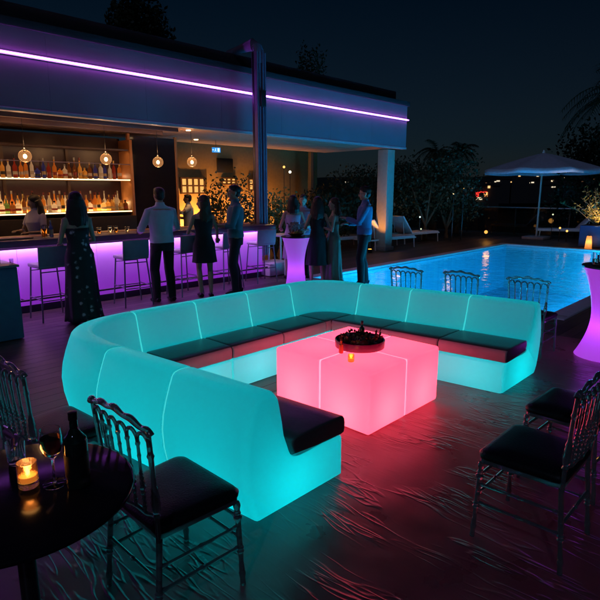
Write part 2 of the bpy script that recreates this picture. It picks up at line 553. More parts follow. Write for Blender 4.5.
for i, (lx, ly, side) in enumerate(pool_spots):
    ax = [(1, 0, 0), (-1, 0, 0), (0, -1, 0), (0, 1, 0)][side]
    t = thing('pool_light', (lx, ly, -.55), 0, 'round underwater lamp in the %s pool wall, %s' % (
        ['near', 'far', 'bar side', 'right hand'][side], ['nearer the purple table', 'nearer the guests', 'first from the near corner', 'second from the near corner', 'midway along', 'second from the far corner', 'at the far corner'][i]), 'pool lamp', 'underwater pool lamps')
    MB().lathe([(.09, 0), (.09, .02), (.075, .03)], axis=ax, n=20).build('bezel', M_post, t)
    MB().lathe([(.05, .024), (.05, .034), (.02, .038)], axis=ax, n=20).build('lens', emis('pool_lens', (.15, .6, 1), 1.1), t)
    L = lamp('POINT', Vector(ax) * 1.1, 105, PBLUE, .35, t)

mb = MB()
# vinyl sheet over the lounge area: gently rolling surface
nx, ny = 150, 150
vs = []; fs = []
X0, X1, Y0, Y1 = -1.6, 6.6, -1.5, 3.15
for j in range(ny + 1):
    for i in range(nx + 1):
        x = X0 + (X1 - X0) * i / nx + (0.06 * noise.noise((0, j * .09, 2)) if i in (0, nx) else 0)
        y = Y0 + (Y1 - Y0) * j / ny + (0.06 * noise.noise((i * .09, 0, 5)) if j in (0, ny) else 0)
        z = .006 + max(0, .004 * noise.noise((x * 2.2, y * .8, 0)) + .003 * noise.noise((x * 6, y * 2, 3)))
        vs.append((x, y, z))
for j in range(ny):
    for i in range(nx):
        a = j * (nx + 1) + i
        fs.append((a, a + 1, a + nx + 2, a + nx + 1))
mb.add(vs, fs)
tag(mb.build('floor_sheet', M_film, angle=80), kind='structure')

# terrain far below and hills
M_terr = mat('night_ground', (.03, .035, .025), .95, var=.4, vscale=.02)
mb = MB()
vs = []; fs = []
na, nr = 96, 26
for j in range(nr + 1):
    rr = 26 * (1.25 ** j) if j else 0.0
    for i in range(na):
        a = 2 * PI * i / na
        x, y = 8 + rr * math.cos(a), 6 + rr * math.sin(a)
        h = -14.0
        k = max(0, min(1, (rr - 250) / 600))
        k = k * k * (3 - 2 * k)
        h += k * (28 + 22 * noise.noise((math.cos(a) * 2.1, math.sin(a) * 2.1, .3)) + 10 * noise.noise((x * .004, y * .004, 9)))
        h += max(0, (rr - 60)) * .004 * noise.noise((x * .02, y * .02, 1))
        vs.append((x, y, h))
for j in range(nr):
    for i in range(na):
        i2 = (i + 1) % na
        fs.append((j * na + i, j * na + i2, (j + 1) * na + i2, (j + 1) * na + i))
mb.add(vs, fs)
struct('terrain', mb, M_terr)
# the storey under the terrace
mb = MB(); slab(mb, -5.9, 21.4, -7.9, 21.9, -14.2, -1.65)
struct('terrace_substructure', mb, mat('concrete_night', (.25, .25, .25), .8), smooth=False)

# ------------------------------------------------------------------ sofa modules
CY = (.0, .60, .62)
M_sofa = glow_shell('turquoise_glow_shell', (.30, .66, .74), (0.0, .39, .44), 0.48, .5, (.30, .95, .95))
M_seam = emis('turquoise_seam_leak', (.06, .78, .80), .80)
M_cush = mat('black_vinyl', (.085, .085, .09), .32, var=.12, vscale=20, bump=.12, bscale=45)
M_front_lit = mat('cushion_front_lightened', (.42, .40, .41), .5, var=.08, bump=.15, bscale=60)  # black cushion fronts painted paler so the cubes' pink light shows on them
PROF = [(0, .012), (0, .255), (.012, .272), (.035, .28), (.30, .281), (.60, .282), (.625, .29), (.645, .32), (.70, .45), (.745, .56), (.778, .66), (.79, .692), (.81, .708), (.845, .716),
        (.93, .716), (.975, .708), (1.0, .692), (1.03, .64), (1.07, .56), (1.105, .47), (1.12, .38), (1.11, .27), (1.08, .16), (1.035, .07), (1.0, .03), (.975, .012)]
CPROF = [(-.015, .312), (-.018, .35), (-.012, .378), (.006, .395), (.03, .402), (.15, .405), (.33, .407), (.52, .405), (.60, .40), (.625, .388), (.628, .36), (.612, .325), (.60, .292), (.55, .286), (.30, .286), (.03, .286), (-.008, .293)]
def loft_prof(mb, stations, prof, inset=0.004, free=(False, False)):
    """stations: (front point, outward vector). capped loft with softened ends"""
    n = len(prof)
    st = list(stations)
    def P(stn, s, z, shrink=0.0, ctr=(.6, .3)):
        if shrink:
            s = s + (ctr[0] - s) * shrink; z = z + (ctr[1] - z) * shrink
        return (stn[0][0] + stn[1][0] * s, stn[0][1] + stn[1][1] * s, z)
    d0 = Vector((st[1][0][0] - st[0][0][0] + (st[1][1][0] - st[0][1][0]) * .6, st[1][0][1] - st[0][0][1] + (st[1][1][1] - st[0][1][1]) * .6)).normalized()
    d1 = Vector((st[-1][0][0] - st[-2][0][0] + (st[-1][1][0] - st[-2][1][0]) * .6, st[-1][0][1] - st[-2][0][1] + (st[-1][1][1] - st[-2][1][1]) * .6)).normalized()
    def mv(s_, d, k): return ((s_[0][0] + d[0] * k, s_[0][1] + d[1] * k), s_[1])
    seq = []
    R0 = .042 if free[0] else .014
    R1 = .042 if free[1] else .014
    angs = [0, 20, 42, 66, 90]
    for an_ in angs: seq.append((mv(st[0], d0, inset + R0 * (1 - math.sin(R(an_)))) if 0 else mv(st[0], d0, inset + R0 * (1 - math.cos(R(an_)))), R0 * (1 - math.sin(R(an_)))))
    seq += [(s_, 0) for s_ in st[1:-1]]
    for an_ in angs[::-1]: seq.append((mv(st[-1], d1, -inset - R1 * (1 - math.cos(R(an_)))), R1 * (1 - math.sin(R(an_)))))
    zc = sum(p[1] for p in prof) / n; sc = sum(p[0] for p in prof) / n
    vs = []
    for s_, sh in seq:
        dl = math.hypot(*s_[1])
        for (s, z) in prof:
            ds, dz = (sc - s) * dl, zc - z
            L_ = math.hypot(ds, dz) or 1
            k_ = min(sh * 1.0, L_ * .6) / L_
            vs.append(P(s_, s + ds * k_ / dl, z + dz * k_))
    fs = []
    for i in range(len(seq) - 1):
        for k in range(n):
            k2 = (k + 1) % n
            fs.append((i * n + k, i * n + k2, (i + 1) * n + k2, (i + 1) * n + k))
    fs.append(tuple(range(n))[::-1]); fs.append(tuple((len(seq) - 1) * n + k for k in range(n)))
    mb.add(vs, fs)
def lerp(a, b, t): return a + (b - a) * t
SOFA_G = 'glowing turquoise sofa modules set in a U'
def sofa_module(stations, label, corner=False, lampw=6.0, seam=True, free=(False, False)):
    t = thing('sofa_module', (0, 0, 0), 0, label, 'sofa module', SOFA_G)
    mid = stations[len(stations) // 2]
    if not corner: mid = tuple(tuple((stations[0][q][k] + stations[-1][q][k]) / 2 for k in range(2)) for q in range(2))
    org = Vector((mid[0][0] + mid[1][0] * .55, mid[0][1] + mid[1][1] * .55, 0))
    t.location = org
    loc = [((s[0][0] - org.x, s[0][1] - org.y), s[1]) for s in stations]
    mb = MB(); loft_prof(mb, loc, PROF, .0045, free); mb.build('shell', M_sofa, t, angle=50)
    mb = MB(); loft_prof(mb, loc, CPROF, .005)
    nc = len(CPROF)
    for fi, f in enumerate(mb.f):
        if len(f) == 4 and f[1] == f[0] + 1 and f[0] % nc in (0, 1, 2) or (len(f) == 4 and f[0] % nc == nc - 1): mb.m[fi] = 1
    mb.build('seat_cushion', [M_cush, M_front_lit], t, angle=50)
    m2 = ((mid[0][0] - org.x), (mid[0][1] - org.y)), mid[1]
    lamp('POINT', (m2[0][0] + m2[1][0] * .55, m2[0][1] + m2[1][1] * .55, .13), lampw, (0.0, .70, .76), .07, t)
    if seam:  # added glowing strip, stands in for lamp light leaking through the joint
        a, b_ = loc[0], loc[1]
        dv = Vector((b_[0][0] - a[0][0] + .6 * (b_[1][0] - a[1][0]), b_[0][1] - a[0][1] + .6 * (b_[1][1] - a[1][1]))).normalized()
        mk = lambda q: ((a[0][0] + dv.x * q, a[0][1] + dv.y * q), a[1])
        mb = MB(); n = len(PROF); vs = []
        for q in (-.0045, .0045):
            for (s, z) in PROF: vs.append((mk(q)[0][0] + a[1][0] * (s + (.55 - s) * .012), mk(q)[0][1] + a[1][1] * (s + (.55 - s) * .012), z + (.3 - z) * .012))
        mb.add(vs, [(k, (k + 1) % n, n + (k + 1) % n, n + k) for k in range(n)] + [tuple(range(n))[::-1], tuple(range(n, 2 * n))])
        mb.build('added_seam_strip', M_seam, t, smooth=False)
    return t
# straight arms: rails given as functions of y or x
def arm_left(y):
    t = (y - 1.86) / (3.2 - 1.86)
    return ((lerp(2.33, 2.21, t), y), (lerp(-.70, -.715, t), 0))
def arm_right(y):
    t = (3.5 - y) / (3.5 - 1.7)
    return ((lerp(4.08, 4.285, t), y), (lerp(.60, .715, min(1, t * 1.5)), 0))
def mid_run(x): return ((x, 3.465), (0, .655))
def quarter(c, d0, d1, e, n=12):
    out = []
    for i in range(n + 1):
        a = PI / 2 * i / n
        ca, sa = abs(math.cos(a)) ** (2 / e), abs(math.sin(a)) ** (2 / e)
        out.append((c, (d0[0] * ca + d1[0] * sa, d0[1] * ca + d1[1] * sa)))
    return out
sofa_module([arm_left(1.86), arm_left(2.18), arm_left(2.51)], 'open-ended turquoise module nearest the bottle table, its side face toward the camera', seam=False, free=(True, False))
sofa_module([arm_left(2.51), arm_left(2.85), arm_left(3.18)], 'straight turquoise module of the near left arm, between open end and left corner')
cl = [arm_left(3.18), arm_left(3.33)] + [((2.205, 3.465), d) for _, d in quarter(0, (-.715, 0), (0, .655), 2.5)][0:]
cl[-1] = ((2.17, 3.465), (0, .655))
sofa_module(cl, 'curved corner module at the left, in front of the floral dress', True, 7.2)
for i, (a, bx) in enumerate(((2.17, 2.77), (2.77, 3.39), (3.39, 4.0))):
    sofa_module([mid_run(a), mid_run((a + bx) / 2), mid_run(bx)], ['straight back-row module next to the left curved corner', 'middle straight module of the back row facing the pink cubes',
                'straight back-row module next to the right curved corner'][i])
cr = [mid_run(4.0)] + [((4.075, 3.47), d) for _, d in quarter(0, (0, .655), (.60, 0), 2.5)]
sofa_module(cr, 'curved corner module at the back, behind the fruit tray, before the suited man', True, 7.2)
for i, (a, bx) in enumerate(((3.47, 2.90), (2.90, 2.31), (2.31, 1.70))):
    sofa_module([arm_right(a), arm_right((a + bx) / 2), arm_right(bx)], ['straight right-arm module next to the back curved corner', 'middle straight module of the right arm before the pool',
                'open-ended right-arm module with red-lit seat edge and exposed side face'][i], free=(False, i == 2))

# ------------------------------------------------------------------ pink cubes
M_cube = glow_shell('pink_glow_shell', (.85, .62, .68), (1.95, .090, .25), 1.10, .5, (1, .6, .65))
M_cseam = emis('pink_seam_leak', (1, .42, .60), 1.3)  # glowing strips added between the cubes to draw their bright joints
for i, (cx, cyy, nm) in enumerate(((3.07, 2.285, 'glowing pink cube nearest the camera, front of the square of four'),
                                  (3.545, 2.285, 'glowing pink cube on the right, facing the red-edged sofa end'),
                                  (3.07, 2.76, 'glowing pink cube on the left, half behind the near sofa end'),
                                  (3.545, 2.76, 'glowing pink cube at the back of the square of four'))):
    t = thing('light_cube', (cx, cyy, 0), 0, nm, 'light cube', 'glowing pink cubes pushed together as a table')
    MB().box((0, 0, .25), (.468, .468, .462), bev=.022).build('shell', M_cube, t)
    MB().box((0, 0, .013), (.40, .40, .010), bev=.003).build('foot', M_black, t)
    lamp('POINT', (0, 0, .14), 4.8, (1, .30, .30), .05, t)
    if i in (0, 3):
        MB().box((.2375 if i == 0 else -.2375, 0, .25), (.005, .455, .452), bev=.002).build('added_seam_strip', M_cseam, t)
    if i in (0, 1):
        MB().box((0, .2375, .25), (.455, .005, .452), bev=.002).build('added_seam_strip', M_cseam, t)

# ------------------------------------------------------------------ tray with succulents and fruit on the cubes
TR = Vector((3.315, 2.51, .482))
t = thing('serving_tray', TR, 0, 'round purple-lit tray filled with dark fruit and leaves on pink cubes', 'tray')
MB().lathe([(.175, .0), (.198, .004), (.202, .06), (.198, .066), (.190, .062), (.186, .012), (.0005, .010)], n=40).build('dish', mat('magenta_lacquer', (.22, .03, .10), .25), t)
rng = random.Random(3)
fr_mats = [mat('fruit_%s' % n, c, .35, bump=.2) for n, c in (('plum', (.10, .02, .05)), ('cherry', (.28, .02, .02)), ('fig', (.12, .06, .06)), ('orange', (.4, .13, .02)))]
for k in range(26):
    a, rr = rng.uniform(0, 2 * PI), .155 * math.sqrt(rng.random())
    r_ = rng.uniform(.018, .032)
    fo = MB().ball((0, 0, 0), (r_, r_, r_ * .92), 12, 8).build('fruit', fr_mats[rng.choice([0, 0, 1, 1, 2, 3])])
    fo.location = TR + Vector((rr * math.cos(a), rr * math.sin(a), .03 + r_ * .8 + rng.random() * .02 * (1 - rr / .16)))
    fo.parent = t; fo.matrix_parent_inverse = Matrix.Translation(-TR)
mb = MB()
for k in range(150):
    a, rr = rng.uniform(0, 2 * PI), .165 * math.sqrt(rng.random())
    c = Vector((rr * math.cos(a), rr * math.sin(a), .05 + rng.random() * .04))
    d = Vector((rng.uniform(-1, 1), rng.uniform(-1, 1), rng.uniform(.2, 1.2))).normalized()
    s_ = d.cross(Vector((rng.random(), rng.random(), .2))).normalized() * .011
    L = rng.uniform(.025, .05)
    mb.add([c, c + d * L * .5 + s_, c + d * L, c + d * L * .5 - s_], [(0, 1, 2, 3)])
mb.build('leaves', mat('leaf_red_brown', (.16, .06, .035), .45, var=.5, vscale=30), t)

def bottle(name, loc, label, glass, h=.3, r=.037, neck=.014, parent=None, capm=None, labelm=None, group=None, liquid=None, shoulder=.6, square=False):
    t = thing(name, loc, 0, label, 'bottle', group)
    n = 20
    sh = h * shoulder
    prof = [(r * .85, 0), (r, .006), (r, sh * .96), (r * .93, sh + .01), (r * .6, sh + h * .09), (neck * 1.1, sh + h * .17), (neck, h * .93), (neck * 1.15, h * .94), (neck * 1.15, h * .985), (neck * .9, h * .99)]
    MB().lathe(prof, n=n).build('glass', glass, t)
    if liquid:
        MB().lathe([(r * .80, .008), (r * .93, .012), (r * .93, sh * .8)], n=n).build('liquid', liquid, t)
    if capm:
        MB().lathe([(neck * 1.22, h * .90), (neck * 1.25, h), (neck * 1.0, h * 1.005)], n=n).build('cap', capm, t)
    if labelm:
        MB().lathe([(r * 1.015, sh * .25), (r * 1.015, sh * .75)], n=n, cap=False).build('paper_label', labelm, t)
    return t
M_dkglass = mat('green_black_glass', (.02, .035, .025), .05, var=0, trans=.3, ior=1.5)
M_amber = mat('amber_glass', (.8, .22, .03), .05, var=0, trans=.7, ior=1.45)
bottle('small_bottle', TR + Vector((.05, .02, .03)), 'small dark bottle standing up among fruit in the round tray', M_dkglass, .17, .022, .009, capm=M_black)
p = at(341, 353, .482)
bottle('small_bottle', p, 'small orange bottle on pink cubes against the tray rim', mat('orange_bottle', (.75, .14, .03), .2, trans=.3, emit=(1, .2, .02), estr=.0), .10, .018, .008)

def candle(loc, label, h, r, flame=1.0, glassm=None, watt=.6):
    t = thing('candle_glass', loc, 0, label, 'candle')
    MB().lathe([(r * .9, 0), (r, .004), (r, h), (r * .94, h), (r * .93, .3 * h), (r * .7, .25 * h), (.0005, .24 * h)], n=28).build('holder', glassm, t)
    MB().lathe([(r * .86, .26 * h), (r * .86, .48 * h), (r * .3, .47 * h)], n=24).build('wax', mat('candle_wax', (.85, .6, .3), .5, emit=(1, .42, .08), estr=.55), t)
    MB().lathe([(.0015, .47 * h), (.006 * flame, .54 * h), (.0075 * flame, .60 * h), (.004 * flame, .70 * h), (.0008, .80 * h)], n=10).build('flame', emis('flame', (1, .62, .22), 14), t)
    lamp('POINT', (0, 0, h * 1.05), watt * .35, (1, .42, .1), .03, t)
    lamp('POINT', (0, 0, h * .75), watt * .3, (1, .42, .1), .012, t)
    return t
M_candleg = mat('amber_tumbler', (1, .62, .35), .06, var=0, trans=.95, ior=1.35, bump=.4, bscale=70)
candle(at(351, 361.5, .482), 'tiny lit tealight in orange glass at the edge of pink cubes', .055, .024, .8, mat('orange_votive', (1, .35, .05), .1, trans=.8, emit=(1, .25, .02), estr=.25, var=0), .35)

# ------------------------------------------------------------------ chairs
def glass_dark():
    m = bpy.data.materials.new('smoked_resin'); m.use_nodes = True
    nt = m.node_tree; b = nt.nodes['Principled BSDF']
    b.inputs['Base Color'].default_value = (.28, .33, .34, 1)
    b.inputs['Roughness'].default_value = .11
    b.inputs['Coat Weight'].default_value = .6
    b.inputs['Coat Roughness'].default_value = .05
    b.inputs['Transmission Weight'].default_value = .62
    b.inputs['Specular IOR Level'].default_value = .8
    return m
M_resin = glass_dark()
M_pad = mat('black_seat_pad', (.010, .013, .015), .40, var=.15, bump=.25, bscale=120, spec=.35)
def turned(mb, a, b_, r, beads, n=10):
    """turned rod from a to b: beads = [(t, radius factor, half width)]"""
    a, b_ = Vector(a), Vector(b_); L = (b_ - a).length
    ts = {0.0: 1.0, 1.0: 1.0}
    steps = 46
    prof = []
    for i in range(steps + 1):
        t = i / steps
        k = 1.0
        for (bt, bf, bw) in beads:
            d = abs(t - bt) / bw
            if d < 1: k = max(k, 1 + (bf - 1) * math.sqrt(max(0, 1 - d * d))) if bf > 1 else min(k, 1 - (1 - bf) * (1 - d))
        prof.append(k * r)
    mb.tube([a.lerp(b_, i / steps) for i in range(steps + 1)], prof, n)
def make_chair(label, loc, rz, group, scale=1.0):
    t = thing('ballroom_chair', loc, rz, label, 'chair', group, scale)
    W, D = .213, .185
    # seat frame
    def outline(w, d, r, n=6):
        pts = []
        for (sx, sy, a0) in ((1, 1, 0), (-1, 1, PI / 2), (-1, -1, PI), (1, -1, 3 * PI / 2)):
            for k in range(n + 1):
                a = a0 + PI / 2 * k / n
                pts.append((sx * (d - r) + r * math.cos(a), sy * ((w - (.02 if sx < 0 else 0)) - r) + r * math.sin(a)))
        return pts
    def plate(mb, layers):
        n = None; vs = []
        for (off, z, r) in layers:
            o = outline(.222 + off, .195 + off, r)
            n = len(o)
            vs += [(x, y, z) for x, y in o]
        fs = []
        for i in range(len(layers) - 1):
            for k in range(n):
                k2 = (k + 1) % n
                fs.append((i * n + k, i * n + k2, (i + 1) * n + k2, (i + 1) * n + k))
        fs.append(tuple(range(n))[::-1]); fs.append(tuple((len(layers) - 1) * n + k for k in range(n)))
        mb.add(vs, fs)
    mb = MB(); plate(mb, [(-.012, .405, .03), (-.002, .409, .035), (-.002, .428, .035), (-.012, .432, .03)])
    mb.build('seat_frame', M_resin, t)
    mb = MB(); plate(mb, [(-.01, .4325, .035), (.004, .438, .045), (.006, .455, .045), (-.006, .469, .045), (-.03, .477, .045), (-.09, .482, .04), (-.15, .483, .02)])
    mb.build('seat_pad', M_pad, t, angle=70)
    beads = [(.12, 1.5, .012), (.15, 1.25, .01), (.30, .8, .08), (.42, 1.45, .012), (.45, 1.45, .012), (.80, 1.5, .012), (.83, 1.6, .014), (.86, 1.5, .012), (.96, 1.35, .03)]
    for sy in (-1, 1):
        mb = MB(); turned(mb, (D + .012, sy * (W + .004), .0), (D - .004, sy * (W - .008), .406), .0125, beads); mb.build('leg', M_resin, t)
        mb = MB(); turned(mb, (-D - .035, sy * (W - .01), .0), (-D + .0, sy * (W - .022), .406), .0125, beads[:5]); mb.build('leg', M_resin, t)
    # stretchers
    def lx(front, z):
        return (D + .012 - .016 * z / .406) if front else (-D - .035 + .035 * z / .406)
    def lyy(front, z): return (W + .004 - .012 * z / .406) if front else (W - .01 - .012 * z / .406)
    for sy in (-1, 1):
        for z in (.19, .29):
            mb = MB(); turned(mb, (lx(1, z), sy * lyy(1, z), z), (lx(0, z), sy * lyy(0, z), z), .008, [(.5, 1.5, .02), (.47, 1.3, .015), (.53, 1.3, .015), (.05, 1.4, .02), (.95, 1.4, .02)], 8); mb.build('stretcher', M_resin, t)
    for z in (.235, .335):
        mb = MB(); turned(mb, (lx(1, z), -lyy(1, z), z), (lx(1, z), lyy(1, z), z), .008, [(.5, 1.5, .02), (.05, 1.4, .02), (.95, 1.4, .02)], 8); mb.build('stretcher', M_resin, t)
    z = .235
    mb = MB(); turned(mb, (lx(0, z), -lyy(0, z), z), (lx(0, z), lyy(0, z), z), .008, [(.5, 1.5, .02)], 8); mb.build('stretcher', M_resin, t)
    # back
    def bx(z): return -D - .005 - .030 * ((z - .43) / .45) ** 1.3
    zt = .855
    for sy in (-1, 1):
        mb = MB(); pts = []; rad = []
        for i in range(41):
            u_ = i / 40; z = lerp(.40, zt + .008, u_)
            k = 1.0
            for (bt, bf, bw) in ((.25, 1.5, .02), (.31, 1.7, .03), (.37, 1.9, .035), (.43, 1.7, .03), (.49, 1.5, .02), (.8, 1.4, .02)):
                d = abs(u_ - bt) / bw
                if d < 1: k = max(k, 1 + (bf - 1) * math.sqrt(1 - d * d))
            pts.append((bx(max(z, .43)), sy * (W - .02 + .022 * u_), z)); rad.append(.0105 * k)
        mb.tube(pts, rad, 10); mb.build('back_post', M_resin, t)
    # serpentine top rail with rolled ends
    mb = MB(); pts = []; rad = []
    for i in range(61):
        u_ = -1 + 2 * i / 60
        y = u_ * (W + .022)
        z = zt + .034 + .012 * math.cos(u_ * PI) + .005 * math.cos(u_ * PI * 4) - .022 * max(0, (abs(u_) - .86) / .14) ** 2
        pts.append((bx(z) - .012 * (1 - u_ * u_), y, z)); rad.append(.0122 + .0015 * math.cos(u_ * PI * 4))
    mb.tube(pts, rad, 12); mb.build('top_rail', M_resin, t)
    # arches
    NS = 5
    ys = [lerp(-(W - .003), W - .003, k / (NS + 1)) for k in range(NS + 2)]
    mb = MB()
    for k in range(NS + 1):
        a, c = ys[k], ys[k + 1]
        z0 = zt - .045
        pts = []
        for i in range(13):
            an = PI * i / 12
            y = (a + c) / 2 - math.cos(an) * (c - a) / 2
            z = z0 + math.sin(an) * .042
            pts.append((bx(z) - .012 * (1 - (y / W) ** 2), y, z))
        mb.tube(pts, .0075, 8)
    mb.build('arcade', M_resin, t)
    # lower rail
    mb = MB()
    for (z, dz) in ((.505, .018),):
        pts = [(bx(z) - .010 * (1 - (u_ / 10) ** 2), u_ / 10 * (W - .017), z + dz * abs(math.sin(u_ / 10 * PI * 1.5)) * .6 - .012 * (1 - (u_ / 10) ** 2)) for u_ in range(-10, 11)]
        mb.tube(pts, .009, 8)
    mb.build('lower_rail', M_resin, t)
    for k in range(1, NS + 1):
        mb = MB()
        y1, y0 = ys[k], ys[k] * .9
        z1 = zt - .045; z0 = .502
        top = Vector((bx(z1) - .012 * (1 - (y1 / W) ** 2), y1, z1)); bot = Vector((bx(z0) - .010 * (1 - (y0 / W) ** 2), y0, z0))
        turned(mb, bot, top, .0062, [(.08, 1.7, .02), (.14, 1.4, .02), (.22, 1.6, .025), (.29, 1.9, .03), (.36, 2.15, .035), (.43, 1.9, .03), (.50, 1.6, .025), (.56, 1.4, .02), (.80, 1.3, .02), (.97, 1.6, .03)], 8)
        mb.build('spindle', M_resin, t)
    return t
CG = 'smoked resin ballroom chairs with black seats'
ch0 = make_chair('foreground smoked resin chair with its back against the bottle table', (1.11, 1.82, .008), 0, CG)
def more_chair(lab, loc, rz, sc=1.0):
    c = copy_tree(ch0); c.location = loc; c.rotation_euler = (0, 0, rz); c.scale = (sc,) * 3; c['label'] = lab
    return c
more_chair('smoked resin chair behind the bottle table, cut by the left picture edge', (1.01, 2.80, .008), R(4))
more_chair('large smoked resin chair standing at the lower right on the red-lit sheet', (2.545, .83, .008), R(90), 1.0)
more_chair('smoked resin chair beyond the lower right one, its seat edge lit red', (3.26, .88, .008), R(88))
more_chair('chair back behind the sofa nearest the suited man', (5.48, 3.36, .0), R(3), .93)
more_chair('chair back behind the sofa, middle of the three before the pool', (5.62, 2.72, .0), R(-2), .93)
more_chair('chair back behind the sofa end nearest the purple table', (5.72, 2.04, .0), R(1), .93)

# ------------------------------------------------------------------ bistro table with drinks
TC = (.50, 1.76)
t = thing('bistro_table', (TC[0], TC[1], .006), 0, 'round glossy black table with candle, wine glass and dark bottle', 'table')
M_ttop = mat('black_lacquer', (.016, .015, .022), .14, var=.2, vscale=8, bump=.02, bscale=8, spec=.15)
MB().lathe([(.30, .715), (.352, .717), (.362, .724), (.364, .735), (.360, .742), (.352, .744), (.002, .744)], n=72).build('tabletop', M_ttop, t, angle=60)
MB().lathe([(.035, .02), (.030, .06), (.028, .68), (.06, .715)], n=20).build('pedestal', M_dark, t)
MB().lathe([(.22, .0), (.22, .012), (.05, .03), (.035, .05)], n=36).build('base', M_dark, t)
TZ = .751
def on_table(x, y):
    p = at(x, y, TZ); return p
p = on_table(79, 485)
bt = bottle('wine_bottle', p, 'dark wine bottle with blank black label, tallest thing on the round table', M_dkglass, .262, .038, .0125, capm=mat('foil_black', (.02, .018, .018), .35), labelm=mat('label_black', (.015, .012, .012), .6), shoulder=.62)
p = on_table(55, 484)
t = thing('wine_glass', p, 0, 'stemmed glass half full of rosé between candle and dark bottle', 'wine glass', None, 1.14)
MB().lathe([(.033, .0), (.033, .002), (.006, .006), (.0035, .02), (.0035, .075), (.008, .085), (.024, .10), (.031, .125), (.031, .15), (.028, .175), (.0268, .175), (.0295, .15), (.0295, .125), (.022, .103), (.002, .09)], n=32).build('glass', M_glass, t, angle=70)
MB().lathe([(.002, .091), (.0215, .104), (.0288, .126), (.0290, .148), (.001, .148)], n=32).build('wine', mat('rose_wine', (.95, .30, .14), .05, var=0, trans=.45, ior=1.2), t, angle=70)
candle(on_table(29, 486), 'lit amber candle in a thick glass tumbler on the round table', .088, .032, 1.0, M_candleg, 1.0)
t = thing('tumbler', on_table(17, 463), 0, 'empty clear tumbler at the far left of the round table', 'glass')
MB().lathe([(.025, 0), (.029, .004), (.033, .085), (.0315, .085), (.0275, .01), (.001, .008)], n=32).build('glass', M_glass, t, angle=70)

# ------------------------------------------------------------------ glowing cocktail tables
def cocktail(loc, label, H, rb, rw, rt, col, es, lw, glassware=0):
    t = thing('cocktail_table', loc, 0, label, 'bar table', 'glowing purple bar tables')
    prof = []
    for i in range(25):
        u_ = i / 24
        r_ = rw + (rb - rw) * max(0, 1 - u_ / .45) ** 1.8 + (rt - rw) * max(0, (u_ - .45) / .55) ** 1.8
        prof.append((r_, .015 + u_ * (H - .04)))
    MB().lathe(prof, n=48).build('stem', glow_shell('purple_glow_shell', (.7, .55, .8), col, es, .5, (.8, .4, 1)), t, angle=60)
    MB().lathe([(rt + .005, H - .024), (rt + .02, H - .02), (rt + .022, H - .006), (rt + .016, H), (.002, H)], n=48).build('tabletop', mat('dark_top', (.03, .025, .04), .25), t)
    lamp('POINT', (0, 0, .32), lw, (.55, .10, 1), .07, t)
    return t
c1 = cocktail(at(603, 357) , 'large glowing purple waisted table at the right picture edge', .97, .28, .155, .27, (.48, .06, .66), .72, 3.0)
c1l = Vector(c1.location)
for k, (dx, dy, h) in enumerate(((-.13, .14, .13), (-.03, .12, .10), (-.06, .02, .15))):
    t = thing('drinking_glass', c1l + Vector((dx, dy, .972)), 0, ['tall clear glass on the purple table, leftmost', 'short clear glass on the purple table', 'tallest clear glass on the purple table'][k], 'glass')
    MB().lathe([(.025, 0), (.03, .004), (.033, h), (.031, h), (.027, .01), (.001, .008)], n=20).build('glass', M_glass, t)
    MB().lathe([(.024, .012), (.0268, .013), (.028, h * .5), (.001, h * .5)], n=20).build('drink', mat('pale_drink', (.9, .75, .5), .02, var=0, trans=.9, ior=1.33), t)
g = at(296, 287)
c2 = cocktail(g, 'slim glowing lilac table carrying fruit and flowers among the guests', .92, .19, .15, .245, (.40, .12, .70), .60, 1.6)
t = thing('flower_bowl', Vector(g) + Vector((0, 0, .922)), 0, 'shallow bowl of orange fruit and dark flowers on the lilac table', 'flower bowl')
MB().lathe([(.06, 0), (.09, .003), (.15, .05), (.145, .052), (.08, .01), (.001, .008)], n=28).build('bowl', mat('bowl_brass', (.45, .28, .10), .35, metal=.6), t)
mb = MB(); mb2 = MB()
for k in range(16):
    a, rr = rng.uniform(0, 2 * PI), .11 * math.sqrt(rng.random())
    mb.ball((rr * math.cos(a), rr * math.sin(a), .055 + rng.random() * .02), rng.uniform(.022, .034), 10, 7)
mb.build('fruit', mat('orange_peel', (.6, .24, .05), .45, bump=.2), t)
for k in range(260):
    a, rr = rng.uniform(0, 2 * PI), .14 * math.sqrt(rng.random())
    c = Vector((rr * math.cos(a), rr * math.sin(a), .06 + rng.random() * .16))
    d = Vector((rng.uniform(-1, 1), rng.uniform(-1, 1), rng.uniform(-.3, 1))).normalized()
    s_ = d.cross(Vector((rng.random(), rng.random(), .2))).normalized() * .015
    mb2.add([c, c + d * .025 + s_, c + d * .05, c + d * .025 - s_], [(0, 1, 2, 3)])
mb2.build('flowers', mat('flower_mauve', (.40, .24, .26), .6, var=.5, vscale=40), t)

# ------------------------------------------------------------------ pavilion: fascia, roof, ceiling, column, bar
t = thing('pavilion_roof', (5, 8.6, 0), 0, 'long flat pavilion roof with pale fascia and violet neon line', 'roof')
def rel(mb): # build mesh in world coordinates relative to the pavilion origin
    mb.v = [(v[0] - 5, v[1] - 8.6, v[2]) for v in mb.v]; return mb
FX0, FX1 = -3.0, 13.28
mb = MB()
nseg = 10
for i in range(nseg):
    a = lerp(FX0, FX1, i / nseg); c = lerp(FX0, FX1, (i + 1) / nseg)
    mb.box(((a + c) / 2, 8.63, 3.44), (c - a - .003, .06, 1.10))
rel(mb).build('fascia', M_fascia, t)
mb = MB(); mb.box(((FX0 + FX1) / 2, 8.66, 2.868), (FX1 - FX0 + .02, .16, .05), bev=.006); rel(mb).build('lower_trim', mat('trim_grey', (.40, .40, .45), .4), t)
mb = MB()
for i in range(6):
    mb.box((FX1 - .03, 8.69 + .45 * (i + .5), 3.44), (.06, .44, 1.10), bev=.004)
rel(mb).build('end_fascia', M_fascia, t)
